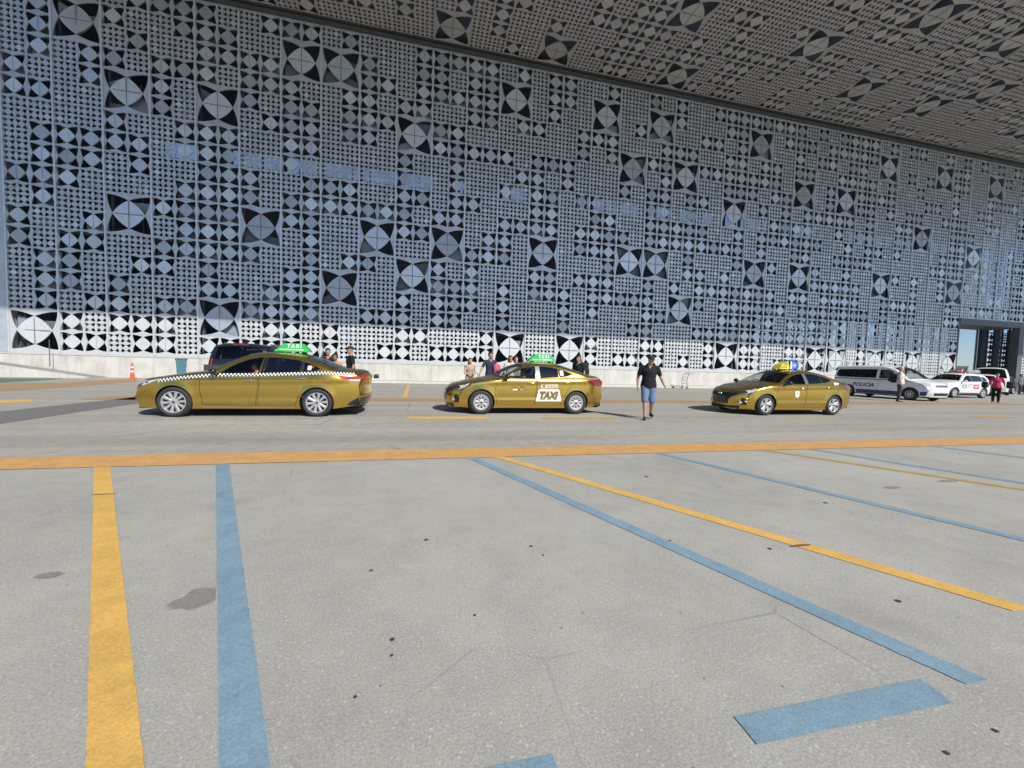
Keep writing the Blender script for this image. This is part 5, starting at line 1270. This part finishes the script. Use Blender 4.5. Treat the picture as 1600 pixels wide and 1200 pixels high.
# officer, woman in pink and the far group
gx, gy = pix_ground(1404, 627.5)
person("bald officer in white shirt with hand raised to his face by the police van", (gx, gy, 0), .6, H=1.84, skin=1, hair=None, stout=1.12, top=WHT, bottom=cloth("slate_cloth", (.05, .055, .075)), vox=.013, head_yaw=.3, J=dict(le=(.30, -.12, 1.22), lw=(.13, -.26, 1.47)))
pack("backpack", "black bag slung on the back of the bald officer by the police van", (gx - .15, gy + .22, .98), PI + .6, .95, BAG)
gx, gy = pix_ground(1555, 629)
person("woman in bright pink top and black trousers standing beside the white SUV", (gx, gy, 0), -1.1, H=1.66, fem=True, skin=0, top=PINK, top_len='half', bottom=BLK, vox=.013, J=dict(le=(.27, .03, 1.16), lw=(.30, -.06, .97), re=(-.27, .03, 1.16), rw=(-.30, -.06, .97)))
x, y = gx, gy; pack("shoulder_bag", "black shoulder bag held out at the side of the woman in pink", (x + .22, y - .40, .82), -1.0, .75, BAG, "bag"); 
pack("shoulder_bag", "black holdall hanging from the other hand of the woman in pink", (x - .20, y + .38, .80), -1.2, .7, BAG, "bag")
person("person in grey shirt at far right edge behind the white car", (50.5, 23.2, 0), .2, H=1.74, skin=0, top=GRYC, bottom=CHAR, vox=.016)
person("person in white top in the doorway left of the dark car", (43.6, 21.9, 0), .6, H=1.70, fem=True, skin=1, top=WHT, bottom=NAVYC, vox=.016)
person("person in navy clothes at far right beside the doorway column", (52.2, 23.6, 0), -.4, H=1.78, skin=2, top=NAVYC, bottom=CHAR, vox=.016)
# drivers
def driver(label, root_loc, dx, dy, top, skin, H=1.72, **k):
    Jd = dict(pelvis=(0, 0, .58), waist=(0, .06, .73), chest=(0, .11, .93), neck=(0, .14, 1.10), head=(0, .12, 1.25), ls=(.185, .12, 1.04), le=(.26, -.06, .86), lw=(.20, -.28, .93), rs=(-.185, .12, 1.04), re=(-.27, -.04, .86), rw=(-.20, -.28, .93),
              lh=(.09, 0, .57), lk=(.13, -.42, .62), la=(.12, -.70, .30), lt=(.12, -.84, .27), rh=(-.09, 0, .57), rk=(-.13, -.42, .62), ra=(-.12, -.70, .30), rt=(-.12, -.84, .27)); Jd.update(k)
    return person(label, (root_loc[0] + dx, root_loc[1] + dy, .02), -PI / 2, Jd, H=1.58, skin=skin, top=top, bottom=CHAR, vox=.014)
driver("driver in red shirt sitting inside the taxi with the checker stripe", c1.location, 1.30, -.37, REDC, 1)
driver("driver in pale green shirt resting an arm on the third taxi's window", c3.location, 1.16, -.37, SAGE, 0, re=(-.40, -.05, .93), rw=(-.30, -.28, .98))
driver("driver in dark shirt sitting inside the taxi with the large TAXI panel", c2.location, 1.16, -.37, CHAR, 2)

# ------------------------------------------------------------------ small things
def cone(loc, label):
    t = thing("traffic_cone", label, "cone", loc); t.scale = (.85, .85, .88); O = mat("cone_orange", (.72, .10, .04), .5, var=.1, vscale=6)
    mb = MB(); mb.box(-.19, -.19, 0, .19, .19, .04); mb.build("base", O, t)
    mb = MB(); mb.lathe([(.135, .042), (.12, .10), (.075, .55), (.05, .92), (.035, 1.0), (.001, 1.0)], 'z', 24); mb.build("body", O, t, smooth=40)
    for z, r0, r1 in ((.42, .093, .079), (.68, .071, .060)): mb = MB(); mb.lathe([(r0, z), (r1, z + .10)], 'z', 24); mb.build("reflective_band", DECALW, t, smooth=60)
cone((pix_y(207.5, 25.0), 24.95, 0), "tall slim orange traffic cone standing by the foot of the ramp")
tb = thing("wheelie_bin", "teal wheelie bin with dark lid against the low white wall", "bin", (pix_y(285, 24.6), 24.5, 0), .5); tb.scale = (.56, .56, 1.02)
TEALB = mat("bin_teal", (.07, .20, .24), .5, var=.1)
mb = MB(); rows = []
for z, a, b in ((.10, .30, .28), (.14, .32, .30), (.98, .40, .38), (1.02, .42, .40), (1.06, .42, .40)):
    rows.append([(a * (1 if q in (0, 3) else -1), b * (1 if q in (0, 1) else -1), z) for q in range(4)])
n = mb.grid(rows, True); mb.f.append((n + 3, n + 2, n + 1, n)); mb.mi.append(0); mb.build("tub", TEALB, tb, smooth=30)
mb = MB(); rounded_box(mb, -.46, -.43, 1.065, .46, .43, 1.17, .05); mb.build("lid", mat("bin_lid", (.09, .10, .11), .5), tb, smooth=40)
for sx in (-.27, .27): mb = MB(); mb.lathe([(.001, -.03), (.10, -.03), (.10, .03), (.001, .03)], 'y', 16, (sx, .30, .10)); mb.build("wheel", RUBBER, tb)
tr = thing("luggage_trolley", "empty luggage trolley with tall wire back standing by the low white wall", "trolley", (pix_y(1062, 24.4), 24.3, 0), 0)
TS = mat("trolley_steel", (.20, .20, .21), .35, .8)
mb = MB()
for y_ in (-.28, .28): mb.tube([(.42, y_, .16), (.36, y_, .55), (.46, y_, 1.02), (.58, y_, 1.06)], .018, 8)
mb.tube([(.58, -.28, 1.06), (.58, .28, 1.06)], .022, 8)
for z, x_ in ((.35, .39), (.62, .375), (.82, .42)): mb.tube([(x_, -.28, z), (x_, .28, z)], .012, 8)
for y_ in (-.12, .12): mb.tube([(.39, y_, .35), (.37, y_, .60), (.42, y_, .82)], .010, 8)
mb.build("back_frame", TS, tr, smooth=50)
mb = MB(); mb.tube([(.42, -.28, .16), (-.55, -.20, .14)], .02, 8); mb.tube([(.42, .28, .16), (-.55, .20, .14)], .02, 8)
for k in range(6): f_ = k / 5; mb.tube([(.42 - .97 * f_, -.28 + .08 * f_, .16), (.42 - .97 * f_, .28 - .08 * f_, .16)], .012, 8)
mb.tube([(-.55, -.20, .14), (-.62, -.12, .30), (-.62, .12, .30), (-.55, .20, .14)], .016, 8); mb.build("platform", TS, tr, smooth=50)
for x_, y_ in ((.40, -.27), (.40, .27), (-.50, 0)): mb = MB(); mb.lathe([(.001, -.02), (.07, -.02), (.07, .02), (.001, .02)], 'y', 16, (x_, y_, .071)); mb.build("wheel", RUBBER, tr)
# outside, through the doorway
lp = thing("lamp_post", "thin tall lamp post far away seen through the open doorway", "lamp post", (118, 65, 0))
mb = MB(); mb.tube([(0, 0, 0), (0, 0, 11.5)], [.12, .07], 10); mb.build("pole", FRAMED, lp, smooth=50); mb = MB(); mb.box(-.9, -.1, 11.4, .1, .1, 11.55); mb.build("lamp_head", FRAMED, lp)
sh_ = thing("low_shelter", "low dark shelter roof across the lot seen through the doorway", "shelter", (96, 53, 0), .5)
mb = MB(); mb.box(-9, -2, 2.9, 9, 2, 3.25); mb.build("roof", mat("shelter_pale", (.42, .42, .42), .6), sh_); mb = MB(); mb.box(-9, 1.8, 0, 9, 2.0, 2.895); mb.build("wall", FRAMED, sh_)
for k in range(4): mb = MB(); mb.box(-8.5 + k * 5.6, -1.9, 0, -8.3 + k * 5.6, -1.7, 2.895); mb.build("post", FRAMED, sh_)
def shrub(loc, label, r, h, seed):
    t = thing("shrub", label, "shrub", loc); rr = random.Random(seed); mb = MB()
    for k in range(900):
        a = rr.uniform(0, 2 * PI); q = rr.random() ** .5 * r; z = .15 + rr.random() * h * (1 - .5 * q / r); p = V((q * math.cos(a), q * math.sin(a), z)); u = V((rr.uniform(-1, 1), rr.uniform(-1, 1), rr.uniform(-.5, 1))).normalized(); w_ = u.orthogonal().normalized()
        L = rr.uniform(.10, .22); mb.poly([p, p + u * L * .5 + w_ * L * .2, p + u * L, p + u * L * .5 - w_ * L * .2], rr.choice((0, 0, 1)))
    mb.build("foliage", [mat("leaf_dark", (.035, .06, .02), .7), mat("leaf_mid", (.07, .11, .03), .7)], t); mb = MB(); mb.tube([(0, 0, 0), (.05, 0, h * .7)], [.05, .02], 8); mb.build("stem", mat("bark_brown", (.10, .07, .05), .9), t)
shrub((60.5, 29.0, 0), "green shrub inside the doorway beside the dark columns", 1.0, 1.8, 3); shrub((63.4, 29.6, 0), "smaller green shrub farther along inside the doorway", .8, 1.5, 4)
